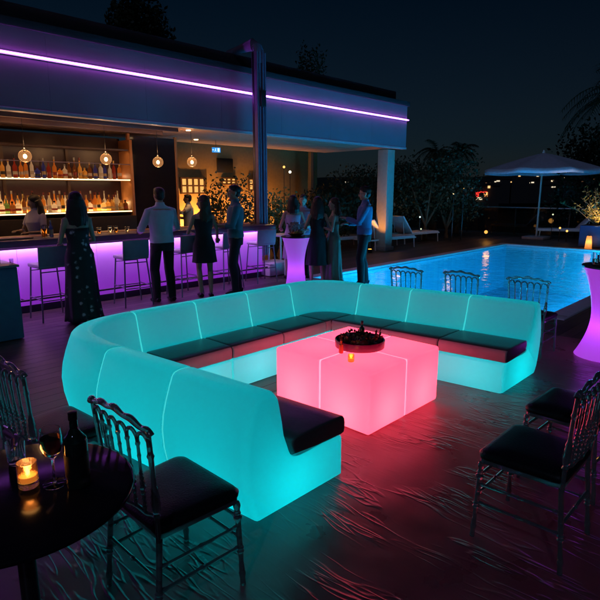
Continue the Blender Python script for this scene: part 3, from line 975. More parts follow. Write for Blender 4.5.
mb = MB(); mb.box(((FX0 + FX1) / 2, 10.0, 4.05), (FX1 - FX0 + .12, 2.9, .12), bev=.01)
mb.box(((FX0 + FX1) / 2, 8.9, 4.24), (FX1 - FX0 - .4, .10, .30), bev=.01)
rel(mb).build('roof_edge', mat('roof_felt', (.035, .03, .04), .8, bump=.3), t)
# neon
mb = MB(); mb.tube([(FX0, 8.575, 3.63), (FX1 + .05, 8.575, 3.63)], .011, 10)
rel(mb).build('neon_tube', emis('violet_neon', (.52, .10, 1.0), 26), t)
mb = MB(); mb.box(((FX0 + FX1) / 2, 8.592, 3.63), (FX1 - FX0, .014, .05)); rel(mb).build('neon_channel', M_white, t)
# ceiling under the roof: boards and beams
M_ceil = mat('ceiling_boards', (.50, .30, .22), .55, var=.2, vscale=2, bump=.15, bscale=14)
mb = MB()
CYs, CYe = 8.75, 11.6
for i in range(14):
    a = lerp(CYs, CYe, i / 14); c = lerp(CYs, CYe, (i + 1) / 14)
    mb.box(((FX0 + FX1) / 2, (a + c) / 2, 2.90), (FX1 - FX0 - .1, c - a - .012, .03), bev=.003)
rel(mb).build('ceiling', M_ceil, t)
mb = MB(); mb.box((1.5, 9.55, 2.83), (9.0, .12, .10), bev=.005); mb.box((1.5, 8.98, 2.84), (9, .06, .08), bev=.005)
rel(mb).build('beam', mat('beam_dark', (.09, .05, .05), .5), t)
for k, x in enumerate((1.8, 3.4, 4.9, 6.4, 8.2)):
    o = MB().lathe([(.05, 0), (.05, -.012), (.04, -.014)], n=16).build('downlight', emis('downlight', (1, .62, .30), 9), t)
    o.location = (x - 5, 9.2 - 8.6, 2.882)
    lamp('SPOT', (x - 5, 9.2 - 8.6, 2.86), 16, (1, .52, .22), .03, t, rot=(0, 0, 0), spot=R(110))
# column
t = thing('square_column', (12.85, 8.95, 0), 0, 'square rendered column under the roof corner, lit orange from below', 'column')
MB().box((0, 0, 1.42), (.34, .34, 2.80), bev=.01).build('shaft', mat('render_white', (.38, .36, .33), .7, bump=.15), t)
MB().box((0, 0, .06), (.42, .42, .12), bev=.01).build('plinth', mat('plinth_grey', (.25, .25, .27), .7), t)
t = thing('ground_spotlight', (12.05, 8.85, 0), 0, 'small ground spotlight washing the column orange', 'spotlight')
MB().lathe([(.06, 0), (.07, .08), (.055, .10)], n=16).build('housing', M_dark, t)
MB().lathe([(.05, .101), (.048, .104)], n=16).build('lens', emis('spot_lens_orange', (1, .38, .05), 5), t)
lamp('SPOT', (0, 0, .13), 80, (1, .34, .05), .04, t, rot=(0, R(210), 0), spot=R(60))
# steel post with hooked head
PX, PY = 7.33, 8.12
t = thing('channel_post', (PX, PY, 0), R(0), 'tall ribbed steel post with hooked top in front of the fascia', 'post')
mb = MB()
H = 4.30
for k in range(4):
    mb.box((-.105 + .07 * k, 0, H / 2 + .2), (.038, .16 - .03 * (k % 2), H - .4), bev=.008)
mb.build('channels', M_post, t)
mb = MB(); mb.box((0, .035, H / 2 + .2), (.26, .05, H - .42), bev=.006); mb.build('spine', M_dark, t)
mb = MB()
pts = [(0, 0, H - .2), (0, 0, H + .02), (0, .05, H + .12), (0, .18, H + .17), (0, .85, H + .12)]
mb.tube(pts, [(.06, .12)] * 5, 12, ell=(0, 1, 0)); mb.build('hooked_arm', M_post, t)
mb = MB(); mb.box((.0, -.10, 3.45), (.12, .05, .30), bev=.01); mb.build('bracket', M_dark, t)
t = thing('planter_box', (7.52, 8.0, 0), 0, 'low pale square block at the foot of the steel post', 'block')
MB().box((.0, 0, .14), (.62, .5, .26), bev=.015).build('block', M_white, t)
MB().box((.0, 0, .006), (.58, .46, .012)).build('foot', M_black, t)

# bar counter
t = thing('bar_counter', (3.1, 8.25, 0), 0, 'long bar counter with backlit violet front and dark overhanging top', 'bar counter')
def relb(mb): mb.v = [(v[0] - 3.1, v[1] - 8.25, v[2]) for v in mb.v]; return mb
BX0, BX1, BY = -2.0, 7.15, 7.92
M_panel = glow_shell('violet_panel', (.78, .62, .82), (.40, .03, .78), 0.42, .3, (.8, .5, 1))
mb = MB()
npan = 8
for i in range(npan):
    a = lerp(BX0, BX1, i / npan); c = lerp(BX0, BX1, (i + 1) / npan)
    mb.box(((a + c) / 2, BY, .51), (c - a - .004, .03, .80), bev=.002)
relb(mb).build('front_panel', M_panel, t)
mb = MB(); mb.box((BX1 + .0, BY + .35, .51), (.03, .66, .80), bev=.002); relb(mb).build('end_panel', M_panel, t)
mb = MB(); mb.box(((BX0 + BX1) / 2, BY + .05, .055), (BX1 - BX0, .06, .11)); relb(mb).build('plinth', mat('plinth_dark', (.05, .03, .07), .5), t)
mb = MB(); mb.box(((BX0 + BX1) / 2 + .06, BY + .03, 1.005), (BX1 - BX0 + .25, .50, .09), bev=.008)
relb(mb).build('countertop', mat('bar_top_navy', (.10, .08, .13), .35, bump=.05), t)
mb = MB(); mb.box(((BX0 + BX1) / 2 + .05, BY + .45, 1.035), (BX1 - BX0 + .2, .30, .04), bev=.006)
relb(mb).build('service_shelf', mat('oak_top', (.42, .24, .11), .35, var=.3, vscale=6), t)
mb = MB(); mb.box(((BX0 + BX1) / 2, BY + .62, .5), (BX1 - BX0, .04, .96)); relb(mb).build('back_panel', M_dark, t)
mb = MB(); mb.box(((BX0 + BX1) / 2, BY - .07, .954), (BX1 - BX0 - .02, .035, .011)); relb(mb).build('led_strip', emis('lavender_led', (.72, .32, 1.0), 34.0), t)
mb = MB(); mb.tube([(BX0, BY - .16, .21), (BX1, BY - .16, .21)], .014, 10)
for i in range(9):
    x = lerp(BX0 + .2, BX1 - .2, i / 8); mb.tube([(x, BY - .16, .21), (x, BY + .01, .21)], .01, 8)
relb(mb).build('foot_rail', M_dark, t)

# back bar shelf
SY = 10.3
t = thing('bottle_shelf', (3.6, SY, 0), 0, 'lit two-tier back bar shelving full of bottles', 'shelf')
def rels(mb): mb.v = [(v[0] - 3.6, v[1] - SY, v[2]) for v in mb.v]; return mb
M_wood = mat('walnut', (.06, .03, .02), .4, var=.3, vscale=5)
SX0, SX1 = 1.6, 5.62
mb = MB(); mb.box(((SX0 + SX1) / 2, SY + .26, 1.95), (SX1 - SX0, .04, 1.6)); rels(mb).build('back_panel', mat('smoked_mirror', (.035, .018, .028), .3), t)
for z in (1.32, 1.935, 2.52):
    mb = MB(); mb.box(((SX0 + SX1) / 2, SY + .02, z - .02), (SX1 - SX0 - .1, .44, .03), bev=.004); rels(mb).build('shelf_board', M_wood, t)
M_strip = emis('warm_strip', (1, .55, .22), 5.0)
for z in (1.30, 1.915):
    mb = MB(); mb.box(((SX0 + SX1) / 2, SY - .212, z), (SX1 - SX0 - .12, .012, .02)); rels(mb).build('light_strip', M_strip, t)
mb = MB(); mb.box(((SX0 + SX1) / 2, SY + .20, 1.325), (SX1 - SX0 - .14, .02, .012)); rels(mb).build('light_strip', emis('warm_strip_hot', (1, .6, .25), 16), t)
mb = MB(); mb.box(((SX0 + SX1) / 2, SY + .20, 1.94), (SX1 - SX0 - .14, .02, .012)); rels(mb).build('light_strip', emis('warm_strip_mild', (1, .5, .25), 4.5), t)
for x in (SX0, SX1):
    mb = MB(); mb.box((x, SY + .03, 1.93), (.06, .48, 1.55), bev=.004); rels(mb).build('upright', mat('orange_wood', (.45, .19, .07), .4), t)
for x in (3.35, 4.5):
    mb = MB(); mb.box((x, SY + .22, 1.93), (.05, .04, 1.2)); rels(mb).build('mullion', M_wood, t)
mb = MB(); mb.box(((SX0 + SX1) / 2, SY + .02, .62), (SX1 - SX0 + .06, .5, 1.18), bev=.01); rels(mb).build('cabinet', mat('cabinet_dark', (.025, .02, .025), .4), t)
mb = MB(); mb.tube([(SX0, SY - .2, 2.22), (SX1, SY - .2, 2.22)], .009, 8); rels(mb).build('hanging_rail', M_post, t)
# bottles on the shelves
cols = {'amber': (.80, .40, .10), 'clear': (.9, .88, .82), 'golden': (.92, .62, .20), 'red': (.45, .08, .05), 'green': (.22, .36, .12),
        'blue': (.10, .12, .5), 'brown': (.32, .14, .05), 'orange': (.80, .32, .08), 'pale yellow': (.95, .80, .45)}
def bmat(n):
    key = 'bottle_' + n.replace(' ', '_')
    if key in MATS: return MATS[key]
    c = cols[n]
    m = mat(key, c, .08, var=0, trans=.25, ior=1.35)
    nt = m.node_tree; tl = nt.nodes.new('ShaderNodeBsdfTranslucent'); tl.inputs[0].default_value = (*c, 1)
    mx = nt.nodes.new('ShaderNodeMixShader'); mx.inputs[0].default_value = .6
    nt.links.new(nt.nodes['Principled BSDF'].outputs[0], mx.inputs[1]); nt.links.new(tl.outputs[0], mx.inputs[2])
    nt.links.new(mx.outputs[0], nt.nodes['Material Output'].inputs[0])
    return m
lbl_m = [mat('paper_cream', (.45, .32, .16), .7), mat('paper_white', (.5, .42, .34), .7), mat('paper_black', (.03, .03, .03), .6), mat('paper_red', (.30, .04, .03), .6)]
cap_m = [M_black, mat('cap_gold', (.6, .4, .12), .3, metal=.8), mat('cap_white', (.3, .28, .26), .5), mat('cap_red', (.12, .02, .02), .4)]
BM = []
rb = random.Random(11)
shapes = [(.31, .036, .012, .60, 'tall'), (.26, .047, .014, .58, 'broad'), (.36, .032, .011, .60, 'slender'), (.21, .05, .016, .62, 'squat'), (.29, .04, .013, .72, 'straight'), (.39, .037, .012, .50, 'long-necked')]
protos = {}
def shelf_bottle(loc, cname, si, lab, group):
    key = (cname, si)
    if key not in protos:
        h, r, nk, sh, nm = shapes[si]
        s2 = h * sh
        mb = MB()
        nn = 14
        mb.lathe([(r * .9, 0), (r, .006), (r, s2), (r * .6, s2 + h * .08), (nk, s2 + h * .15), (nk, h * .88)], n=nn, cap=True)
        mb.mi = 1; mb.lathe([(nk * 1.25, h * .86), (nk * 1.3, h), (nk, h)], n=10)
        mb.mi = 2; mb.lathe([(r * 1.02, s2 * .30), (r * 1.02, s2 * .58)], n=nn, cap=False)
        protos[key] = mb.mesh('bottle', [bmat(cname), cap_m[(si + len(cname)) % 4], lbl_m[(si * 2 + len(cname)) % 4]])
    o = bpy.data.objects.new('bottle', protos[key]); COL.objects.link(o)
    o.location = loc; o.rotation_euler = (0, 0, rb.uniform(0, 6))
    tag(o, lab, 'bottle', group)
names = list(cols)
lamp('AREA', (0, .19, 1.42), 20, (1, .60, .24), 3.9, t, rot=(R(-90), 0, 0), sy=.05)
lamp('AREA', (0, .19, 2.0), 7, (1, .52, .24), 3.9, t, rot=(R(-90), 0, 0), sy=.05)
for (z, w_) in ((2.46, 3), (1.88, 4)):
    lamp('AREA', (0, -.16, z), w_, (1, .58, .26), 3.9, t, rot=(R(28), 0, 0), sy=.03)
for x in (3.35, 4.6):
    lamp('AREA', (x - 3.6, .0, 1.325), 7, (1, .58, .24), 1.1, t, rot=(R(180), 0, 0), sy=.3)
x = 3.05; i = 0
while x < 5.5:
    cn = rb.choice(['amber', 'clear', 'golden', 'brown', 'blue', 'brown', 'orange', 'amber', 'amber', 'red', 'clear']); si = rb.randrange(6)
    shelf_bottle((x, SY - .06 + rb.uniform(-.02, .02), 1.93), cn, si, '%s %s bottle, %s on the upper back bar shelf' % (shapes[si][4], cn, nth(i)), 'bottles on the upper shelf')
    x += rb.uniform(.085, .115); i += 1
x = 2.98; i = 0
while x < 5.5:
    cn = rb.choice(['amber', 'clear', 'golden', 'golden', 'green', 'pale yellow', 'brown', 'clear', 'amber', 'brown']); si = rb.randrange(6)
    shelf_bottle((x, SY - .10 + rb.uniform(-.02, .02), 1.315), cn, si, '%s %s bottle, %s in the front row of the lower shelf' % (shapes[si][4], cn, nth(i)), 'bottles in the lower front row')
    x += rb.uniform(.080, .102); i += 1
x = 3.02; i = 0
while x < 5.5:
    cn = rb.choice(['amber', 'clear', 'golden', 'pale yellow', 'brown']); si = rb.choice([2, 5, 0])
    shelf_bottle((x, SY + .06, 1.315), cn, si, '%s %s bottle, %s in the rear row of the lower shelf' % (shapes[si][4], cn, nth(i)), 'bottles in the lower rear row')
    x += rb.uniform(.082, .11); i += 1
# pendants
for i, (px, py) in enumerate(((25, 156), (106, 159), (158, 162), (192, 162))):
    d = _fw + _r * ((px - 300) / _f) - _u * ((py - 300) / _f)
    P = Vector((0, 0, EYE)) + d * (9.1 / d.y)
    t = thing('pendant_lamp', (P.x, 9.1, P.z), 0, 'globe pendant lamp over the bar, %s' % ['leftmost, before the upper shelf', 'by the right end of the bottle shelf', 'above the man in the pale shirt', 'rightmost, near the amber windows'][i], 'pendant lamp', 'glass globe pendants')
    MB().ball((0, 0, 0), .098, 24, 16).build('globe', mat('globe_glass', (1, .85, .65), .25, var=0, trans=.9, ior=1.1, emit=(1, .42, .14), estr=.16), t)
    MB().ball((0, 0, -.005), (.026, .026, .032), 12, 8).build('bulb', emis('bulb', (1, .62, .30), 16), t)
    MB().lathe([(.02, .06), (.022, .11), (.008, .125)], n=12).build('socket', M_dark, t)
    MB().tube([(0, 0, .12), (0, 0, 2.88 - P.z)], .004, 6).build('cord', M_black, t)
    lamp('POINT', (0, 0, .20), 7.0, (1, .5, .2), .04, t)
    lamp('POINT', (0, 0, -.13), 2.0, (1, .5, .2), .04, t)

# dark sliding glass panel and amber lounge wall
t = thing('dark_glass_screen', (6.27, 10.35, 0), 0, 'dark glass screen between bottle shelf and amber lounge', 'glass screen')
MB().box((0, 0, 1.42), (1.06, .03, 2.78)).build('pane', mat('dark_mirror', (.015, .013, .018), .08), t)
for x in (-.56, .56): MB().box((x, 0, 1.43), (.06, .06, 2.84), bev=.005).build('frame', mat('orange_wood', (.45, .19, .07), .4), t)
WY = 14.2
t = thing('lounge_building', (12.0, WY, 0), 0, 'amber rendered lounge wall with lit windows behind the bar', 'building')
MB().box((.2, .12, 1.75), (7.2, .2, 3.5), bev=.01).build('wall', mat('amber_render', (.55, .33, .13), .8, bump=.2, bscale=12), t)
MB().box((.2, -.4, 3.58), (7.6, 1.5, .16), bev=.01).build('roof', mat('roof_felt', (.035, .03, .04), .8), t)
def on_wall(px, py, y=WY - .02):
    d = _fw + _r * ((px - 300) / _f) - _u * ((py - 300) / _f)
    return Vector((0, 0, EYE)) + d * (y / d.y)
M_win = emis('window_glow', (1, .48, .12), 1.1)
for (xa, ya, xb, yb, nm) in ((181, 178, 205, 193, 4), (222, 178, 236, 184, 3), (249, 179, 258, 190, 2)):
    A, B = on_wall(xa, ya), on_wall(xb, yb)
    zc, zh = (A.z + B.z) / 2, abs(A.z - B.z); xc, xw = (A.x + B.x) / 2, abs(B.x - A.x)
    f = MB()
    for k in range(nm + 1): f.box((A.x - 12 + xw * k / nm, -.01, zc), (.05, .06, zh + .05))
    for z in (zc - zh / 2, zc + zh / 2, zc): f.box((xc - 12, -.008, z), (xw, .055, .045))
    f = f.build('window', mat('window_frame_brown', (.12, .06, .03), .5), t)
    MB().box((xc - 12, .012, zc), (xw, .01, zh)).build('pane', M_win, f)
A, B = on_wall(217, 158), on_wall(233, 173)
MB().box(((A.x + B.x) / 2 - 12, -.01, (A.z + B.z) / 2), (B.x - A.x, .05, A.z - B.z), bev=.004).build('dark_panel', mat('picture_dark', (.03, .025, .02), .3), t)
_sp = on_wall(189, 205, 11.0)
st_ = thing('downlight', (_sp.x + .1, 10.75, 2.872), 0, 'small warm fill light added to brighten the server', 'downlight')  # extra lamp, added only to light the server
MB().lathe([(.05, .012), (.05, 0), (.04, -.002)], n=16).build('lens', emis('downlight', (1, .62, .30), 9), st_)
lamp('SPOT', (0, 0, -.02), 60, (1, .50, .18), .04, st_, spot=R(75))
for i, (px, e_) in enumerate(((190, 60), (240, 35), (270, 10))):
    P = on_wall(px, 205)
    s_ = thing('wall_uplight', (P.x, WY - .45, 0), 0, 'warm uplighter at the foot of the amber wall, %s' % ['nearest the server', 'behind the dark plants', 'right of the steel post'][i], 'uplight', 'uplighters along the amber wall')
    MB().lathe([(.07, 0), (.08, .1), (.06, .12)], n=14).build('housing', M_dark, s_)
    MB().lathe([(.055, .121), (.05, .124)], n=14).build('lens', emis('uplens', (1, .5, .15), 5), s_)
    lamp('SPOT', (0, 0, .14), e_ * 9, (1, .45, .12), .05, s_, rot=(R(172), 0, 0), spot=R(130))
# exit sign
P = on_wall(216, 150, 10.6)
t = thing('exit_sign', (P.x, 10.6, P.z), R(-20), 'small glowing blue exit sign hanging below the ceiling', 'exit sign')
MB().box((0, 0, 0), (.22, .035, .125), bev=.006).build('casing', M_white, t)
MB().box((0, -.021, 0), (.205, .006, .11)).build('face', emis('exit_blue', (.04, .32, .85), 1.1), t)
mb = MB()
mb.box((.055, -.0265, 0), (.05, .004, .085)); mb.ball((-.012, -.0265, .03), (.009, .004, .009), 8, 6)
mb.box((-.02, -.0265, .004), (.016, .004, .04), rot=Euler((0, R(20), 0)))
mb.box((-.034, -.0265, -.024), (.008, .004, .036), rot=Euler((0, R(35), 0))); mb.box((-.008, -.0265, -.024), (.008, .004, .036), rot=Euler((0, R(-25), 0)))
mb.box((-.075, -.0265, 0), (.04, .004, .010)); mb.add([(-.102, -.0265, 0), (-.08, -.0265, .02), (-.08, -.0265, -.02)], [(0, 1, 2)])
mb.build('running_figure', emis('exit_white', (.6, .85, 1), 1.4), t)
MB().tube([(0, 0, .06), (0, 0, 2.9 - P.z)], .006, 6).build('hanger', M_dark, t)

# white service cabinet at left
t = thing('service_cabinet', (1.72, 6.85, 0), 0, 'plain blue-white service cabinet at the left picture edge', 'cabinet')
cabh = .86
MB().box((0, 0, cabh / 2), (.80, .62, cabh - .02), bev=.01).build('body', mat('cabinet_blue_white', (.13, .13, .26), .5), t)
MB().box((0, 0, cabh + .008), (.84, .66, .03), bev=.008).build('top', mat('cabinet_top', (.25, .2, .25), .35), t)
t = thing('storage_jar', (1.97, 6.72, cabh + .024), 0, 'small dark lidded jar on the service cabinet', 'jar')
MB().lathe([(.03, 0), (.035, .004), (.035, .09), (.028, .1)], n=16).build('body', mat('jar_dark', (.04, .02, .04), .3), t)
MB().lathe([(.03, .1), (.03, .125), (.01, .13)], n=16).build('lid', M_black, t)
for k in range(3):
    t = thing('shot_glass', (1.86 + .09 * k + .05 * (k == 2), 6.62 + .05 * (k % 2), cabh + .024), 0, ['shot glass on service cabinet left of the jar', 'shot glass on service cabinet just before the jar', 'shot glass at the right rim of the service cabinet'][k], 'glass', 'shot glasses on the service cabinet')
    MB().lathe([(.018, 0), (.022, .06), (.02, .06), (.016, .008), (.001, .007)], n=16).build('glass', M_glass, t)

# ------------------------------------------------------------------ bar stools
M_stool = mat('stool_slate', (.30, .26, .36), .5)
M_stoolm = mat('stool_steel', (.22, .20, .27), .35, metal=.6)
def make_stool(label, loc, rz):
    t = thing('bar_stool', loc, rz, label, 'bar stool', 'bar stools along the counter')
    W = .19
    MB().box((0, 0, .735), (.40, .40, .05), bev=.015).build('seat', M_stool, t)
    MB().box((-.205, 0, .875), (.03, .40, .25), rot=Euler((0, R(-6), 0)), bev=.01).build('backrest', M_stool, t)
    for sx in (-1, 1):
        for sy in (-1, 1):
            MB().tube([(sx * (W + .03), sy * (W + .03), 0), (sx * (W - .02), sy * (W - .02), .71)], .0115, 8).build('leg', M_stoolm, t)
    mb = MB(); k = W + .03 - .05 * .28 / .71
    mb.tube([(k, -k, .28), (k, k, .28)], .009, 8); mb.tube([(-k, -k, .28), (-k, k, .28)], .009, 8)
    mb.tube([(-k, -k, .30), (k, -k, .30)], .009, 8); mb.tube([(-k, k, .30), (k, k, .30)], .009, 8)
    mb.build('footrest', M_stoolm, t)
    k = W - .015
    for q in (-k, k): MB().tube([(q, -k, .66), (q, k, .66)], .008, 8).build('apron', M_stoolm, t)
    return t
st0 = make_stool('slate bar stool left of the woman in the floral dress', (2.78, 7.36, 0), R(90))
for (x, y, a, lab) in ((4.0, 7.38, 84, 'slate bar stool between the floral dress and the pale-shirted man'),
                       (5.02, 7.50, 92, 'slate bar stool half hidden right of the pale-shirted man'),
                       (5.92, 7.52, 88, 'slate bar stool behind the woman in the short black dress'),
                       (6.75, 7.50, 80, 'slate bar stool at the bar end beside the steel post')):
    s_ = copy_tree(st0); s_.location = (x, y, 0); s_.rotation_euler = (0, 0, R(a)); s_['label'] = lab
# white high table & stool to the right of the post
def slim_table(loc, label):
    t = thing('high_table', loc, R(10), label, 'high table')
    MB().box((0, 0, .80), (.5, .5, .035), bev=.008).build('tabletop', M_white, t)
    for sx in (-1, 1):
        for sy in (-1, 1):
            MB().box((sx * .21, sy * .21, .39), (.028, .028, .78)).build('leg', M_white, t)
    mb = MB()
    for sx in (-1, 1): mb.box((sx * .21, 0, .22), (.022, .39, .022)); mb.box((0, sx * .21, .24), (.39, .022, .022))
    mb.build('brace', M_white, t)
slim_table(at(283, 273), 'white high side table with square top right of the steel post')

# things on the bar
def on_bar(px, py, yy=8.0, z=1.052):
    d = _fw + _r * ((px - 300) / _f) - _u * ((py - 300) / _f)
    return Vector(((d.x / d.y) * yy, yy, z))
M_drink = mat('amber_drink', (.9, .35, .05), .03, var=0, trans=.85, ior=1.33)
def tumbler_on_bar(px, label, h=.12, liquid=M_drink, yy=7.95, r=.036):
    t = thing('drinking_glass', on_bar(px, 230, yy), 0, label, 'glass', 'drinks on the bar')
    MB().lathe([(r * .8, 0), (r * .85, .004), (r, h), (r * .94, h), (r * .8, .01), (.001, .008)], n=18).build('glass', M_glass, t)
    MB().lathe([(r * .72, .012), (r * .78, .013), (r * .86, h * .75), (.001, h * .75)], n=18).build('drink', liquid, t)
tumbler_on_bar(44, 'tall glass of orange drink on the bar before the bartender', .17, r=.045)
tumbler_on_bar(99, 'glass of amber drink on the bar right of the floral dress', .10)
tumbler_on_bar(110, 'clear glass on the bar midway between floral dress and pale shirt', .12, M_glass)
tumbler_on_bar(116, 'second amber drink on the bar nearer the pale-shirted man', .11)
tumbler_on_bar(127, 'small clear glass on the bar touching the pale-shirted man', .09, M_glass)
tumbler_on_bar(221, 'red drink on the bar between short black dress and teal shirt', .10, mat('red_drink', (.8, .12, .04), .03, var=0, trans=.8))
tumbler_on_bar(252, 'orange drink at the right end of the bar', .08)
bottle('soda_bottle', on_bar(51, 230, 7.97), 'slim blue bottle on the bar right of the orange drink', mat('blue_glass', (.12, .22, .8), .08, var=0, trans=.6), .24, .03, .011, capm=cap_m[2], labelm=lbl_m[1])
t = thing('bar_mat', on_bar(12, 238, 7.98), 0, 'folded cream bar towel at the left of the bar', 'towel')
MB().box((0, 0, .012), (.5, .2, .022), bev=.01).build('cloth', mat('towel', (.7, .5, .3), .9, bump=.5), t)

# ------------------------------------------------------------------ people
def remeshed(mb, name, m, parent, voxel=.008, sm=3, fac=.5):
    me = mb.mesh(name + '_raw', m, smooth=False)
    o = bpy.data.objects.new('tmp', me); COL.objects.link(o)
    md = o.modifiers.new('r', 'REMESH'); md.mode = 'VOXEL'; md.voxel_size = voxel; md.use_smooth_shade = True
    if sm:
        s_ = o.modifiers.new('s', 'SMOOTH'); s_.iterations = sm; s_.factor = fac
    dg = bpy.context.evaluated_depsgraph_get()
    ev = o.evaluated_get(dg)
    me2 = bpy.data.meshes.new_from_object(ev)
    COL.objects.unlink(o); bpy.data.objects.remove(o); bpy.data.meshes.remove(me)
    me2.name = name
    me2.materials.clear(); me2.materials.append(m)
    me2.polygons.foreach_set('use_smooth', [True] * len(me2.polygons))
    ob = bpy.data.objects.new(name, me2); COL.objects.link(ob); ob.parent = parent
    return ob
def ik(a, b_, l1, l2, hint):
    a, b_, hint = Vector(a), Vector(b_), Vector(hint)
    d = b_ - a; L = min(d.length, (l1 + l2) * .995)
    dn = d.normalized(); b_ = a + dn * L
    x = (l1 * l1 - l2 * l2 + L * L) / (2 * L)
    h = math.sqrt(max(0, l1 * l1 - x * x))
    p = hint - dn * hint.dot(dn)
    if p.length < 1e-4: p = Vector((0, 0, -1)) - dn * -dn.z
    p.normalize()
    return a + dn * x + p * h, b_
skin_l = mat('skin_light', (.52, .32, .24), .5, var=.06, spec=.4)
skin_m = mat('skin_tan', (.38, .22, .15), .5, var=.06, spec=.4)
hair_d = mat('hair_dark', (.02, .013, .010), .45, var=.3, vscale=60, bump=.6, bscale=90)
hair_b = mat('hair_brown', (.06, .032, .018), .45, var=.3, vscale=60, bump=.6, bscale=90)
M_eye = mat('eye_white', (.7, .7, .7), .2)
def person(pos, heading, h, label, male=True, skin=skin_l, hair='short', hairm=hair_d, top=None, bottom=None, dress=None,
           hands=None, feet=None, headyaw=0, sleeve=1.0, build=1.0, group=None, headpitch=0, shoes=M_black, glasses=False, lean=0.0, topn='shirt', elbow_out=.55):
    k = h / 1.75
    t = thing('person', (pos[0], pos[1], 0), heading, label, 'person', group, k)
    sw = (.205 if male else .172) * build          # shoulder joint half distance
    hipw = .095 if male else .09
    zs, zh = 1.43, .93
    def ln(p): # lean forward above hips
        z = max(0, p[2] - zh)
        return Vector((p[0] + z * math.sin(lean), p[1], p[2]))
    S_ = {s: ln(Vector((-.01, s * sw * .90, zs - .045))) for s in (-1, 1)}
    feet = feet or {1: (.03, .11), -1: (-.03, -.11)}
    F = {s: Vector((feet[s][0], feet[s][1], .075)) for s in (-1, 1)}
    Hp = {s: Vector((0, s * hipw, zh - .02)) for s in (-1, 1)}
    K = {s: ik(Hp[s], F[s], .422, .422, (1, s * .15, 0))[0] for s in (-1, 1)}
    hands = hands or {1: (.06, .28, .80), -1: (.06, -.28, .80)}
    HN = {}; E = {}
    for s in (-1, 1):
        e_, w_ = ik(S_[s], hands[s], .29, .26, (-.6, s * elbow_out, -.6))
        E[s] = e_; HN[s] = w_
    bw = build
    if male:
        tor = [(0, .84, .105, .15), (0, .93, .118, .168), (.005, 1.02, .108, .155), (.005, 1.12, .112, .155), (.0, 1.24, .122, .175), (-.005, 1.34, .118, .19), (-.012, 1.41, .10, .175), (-.015, 1.455, .075, .12), (-.012, 1.49, .058, .068)]
    else:
        tor = [(-.01, .84, .112, .155), (-.012, .93, .122, .172), (0, 1.02, .098, .138), (.003, 1.11, .088, .12), (.012, 1.20, .105, .135), (.022, 1.28, .118, .148), (.0, 1.36, .098, .15), (-.01, 1.41, .078, .135), (-.012, 1.455, .055, .09), (-.01, 1.49, .045, .052)]
    def torso(mb, grow=0, z0=0, z1=9):
        rg = []
        for (cx, z, rx, ry) in tor:
            if z0 <= z <= z1:
                p = ln((cx, 0, z)); rg.append((p.x, 0, z, rx * bw + grow, ry * bw + grow))
        mb.rings(rg, 24)
    armr = (.050, .044, .038, .036, .026) if male else (.040, .034, .030, .028, .021)
    # --- body
    mb = MB()
    torso(mb)
    nb = ln((-.012, 0, 1.47)); hc = ln((.012, 0, 1.625)) + Vector((.0, 0, 0))
    mb.tube([nb - Vector((0, 0, .05)), nb, hc - Vector((.012, 0, .06))], [.062, .054, .052] if male else [.052, .045, .043], 14)
    Hm = Matrix.Translation(hc) @ Matrix.Rotation(headyaw, 4, 'Z') @ Matrix.Rotation(headpitch, 4, 'Y')
    def hp(x, y, z): return Hm @ Vector((x, y, z))
    hr = Hm.to_3x3()
    mb.ball(hp(-.012, 0, .028), (.096, .077, .092), 18, 14, rot=hr)
    mb.ball(hp(.014, 0, -.035), (.070, .058, .078), 16, 12, rot=hr)
    mb.ball(hp(.050, 0, -.088), (.026, .028, .022), 10, 8, rot=hr)           # chin
    mb.tube([hp(.080, 0, .018), hp(.098, 0, -.012), hp(.104, 0, -.026), hp(.082, 0, -.036)], [.009, .012, .016, .012], 8)   # nose
    mb.ball(hp(.070, 0, .032), (.018, .050, .012), 10, 6, rot=hr)             # brow
    mb.ball(hp(.076, 0, -.058), (.012, .024, .008), 10, 6, rot=hr)           # lips
    for s in (-1, 1):
        mb.ball(hp(-.005, s * .076, -.008), (.018, .009, .030), 8, 8, rot=hr)
        mb.ball(hp(.055, s * .035, -.025), (.022, .02, .022), 8, 6, rot=hr)
        # shoulder ball and arm
        a, e_, w_ = S_[s], E[s], HN[s]
        mb.tube([a + Vector((0, -s * .05, .02)), a, a.lerp(e_, .3), e_, e_.lerp(w_, .25), w_], [armr[0] * 1.0, armr[0] * 1.12, armr[1] * 1.05, armr[2], armr[3] * 1.05, armr[4]], 14)
        mb.ball(e_, armr[2] * 1.02, 10, 8)
        # hand
        d = (w_ - e_).normalized()
        side = d.cross(Vector((0, 0, 1)))
        if side.length < .2: side = Vector((0, s, 0)).cross(d)
        side.normalize(); side *= s * -1          # toward thumb (inside)
        nrm = d.cross(side).normalized()
        if nrm.z > 0: nrm = -nrm
        pc = w_ + d * .045
        mb.tube([w_, pc, w_ + d * .085], [(armr[4], armr[4] * .8), (.040, .016), (.036, .013)], 12, ell=side)
        for q in range(4):
            off = side * (.028 - q * .0187)
            L = (.070, .078, .072, .056)[q] * (1 if male else .93)
            b0 = w_ + d * .070 + off
            p1 = b0 + d * (L * .5) + nrm * .006; p2 = p1 + (d * .75 + nrm * .66).normalized() * L * .32; p3 = p2 + (d * .4 + nrm * .9).normalized() * L * .26
            mb.tube([b0, p1, p2, p3], [.0095, .009, .0085, .007], 8)
        tb = w_ + d * .025 + side * .028
        mb.tube([tb - side * .015, tb + side * .012 + d * .022, tb + side * .018 + d * .05 + nrm * .012, tb + side * .012 + d * .07 + nrm * .02], [.013, .0125, .0105, .008], 8)
        # leg
        hp_, kn, an = Hp[s], K[s], F[s]
        lr = (.088, .070, .052, .056, .034) if male else (.084, .066, .046, .050, .029)
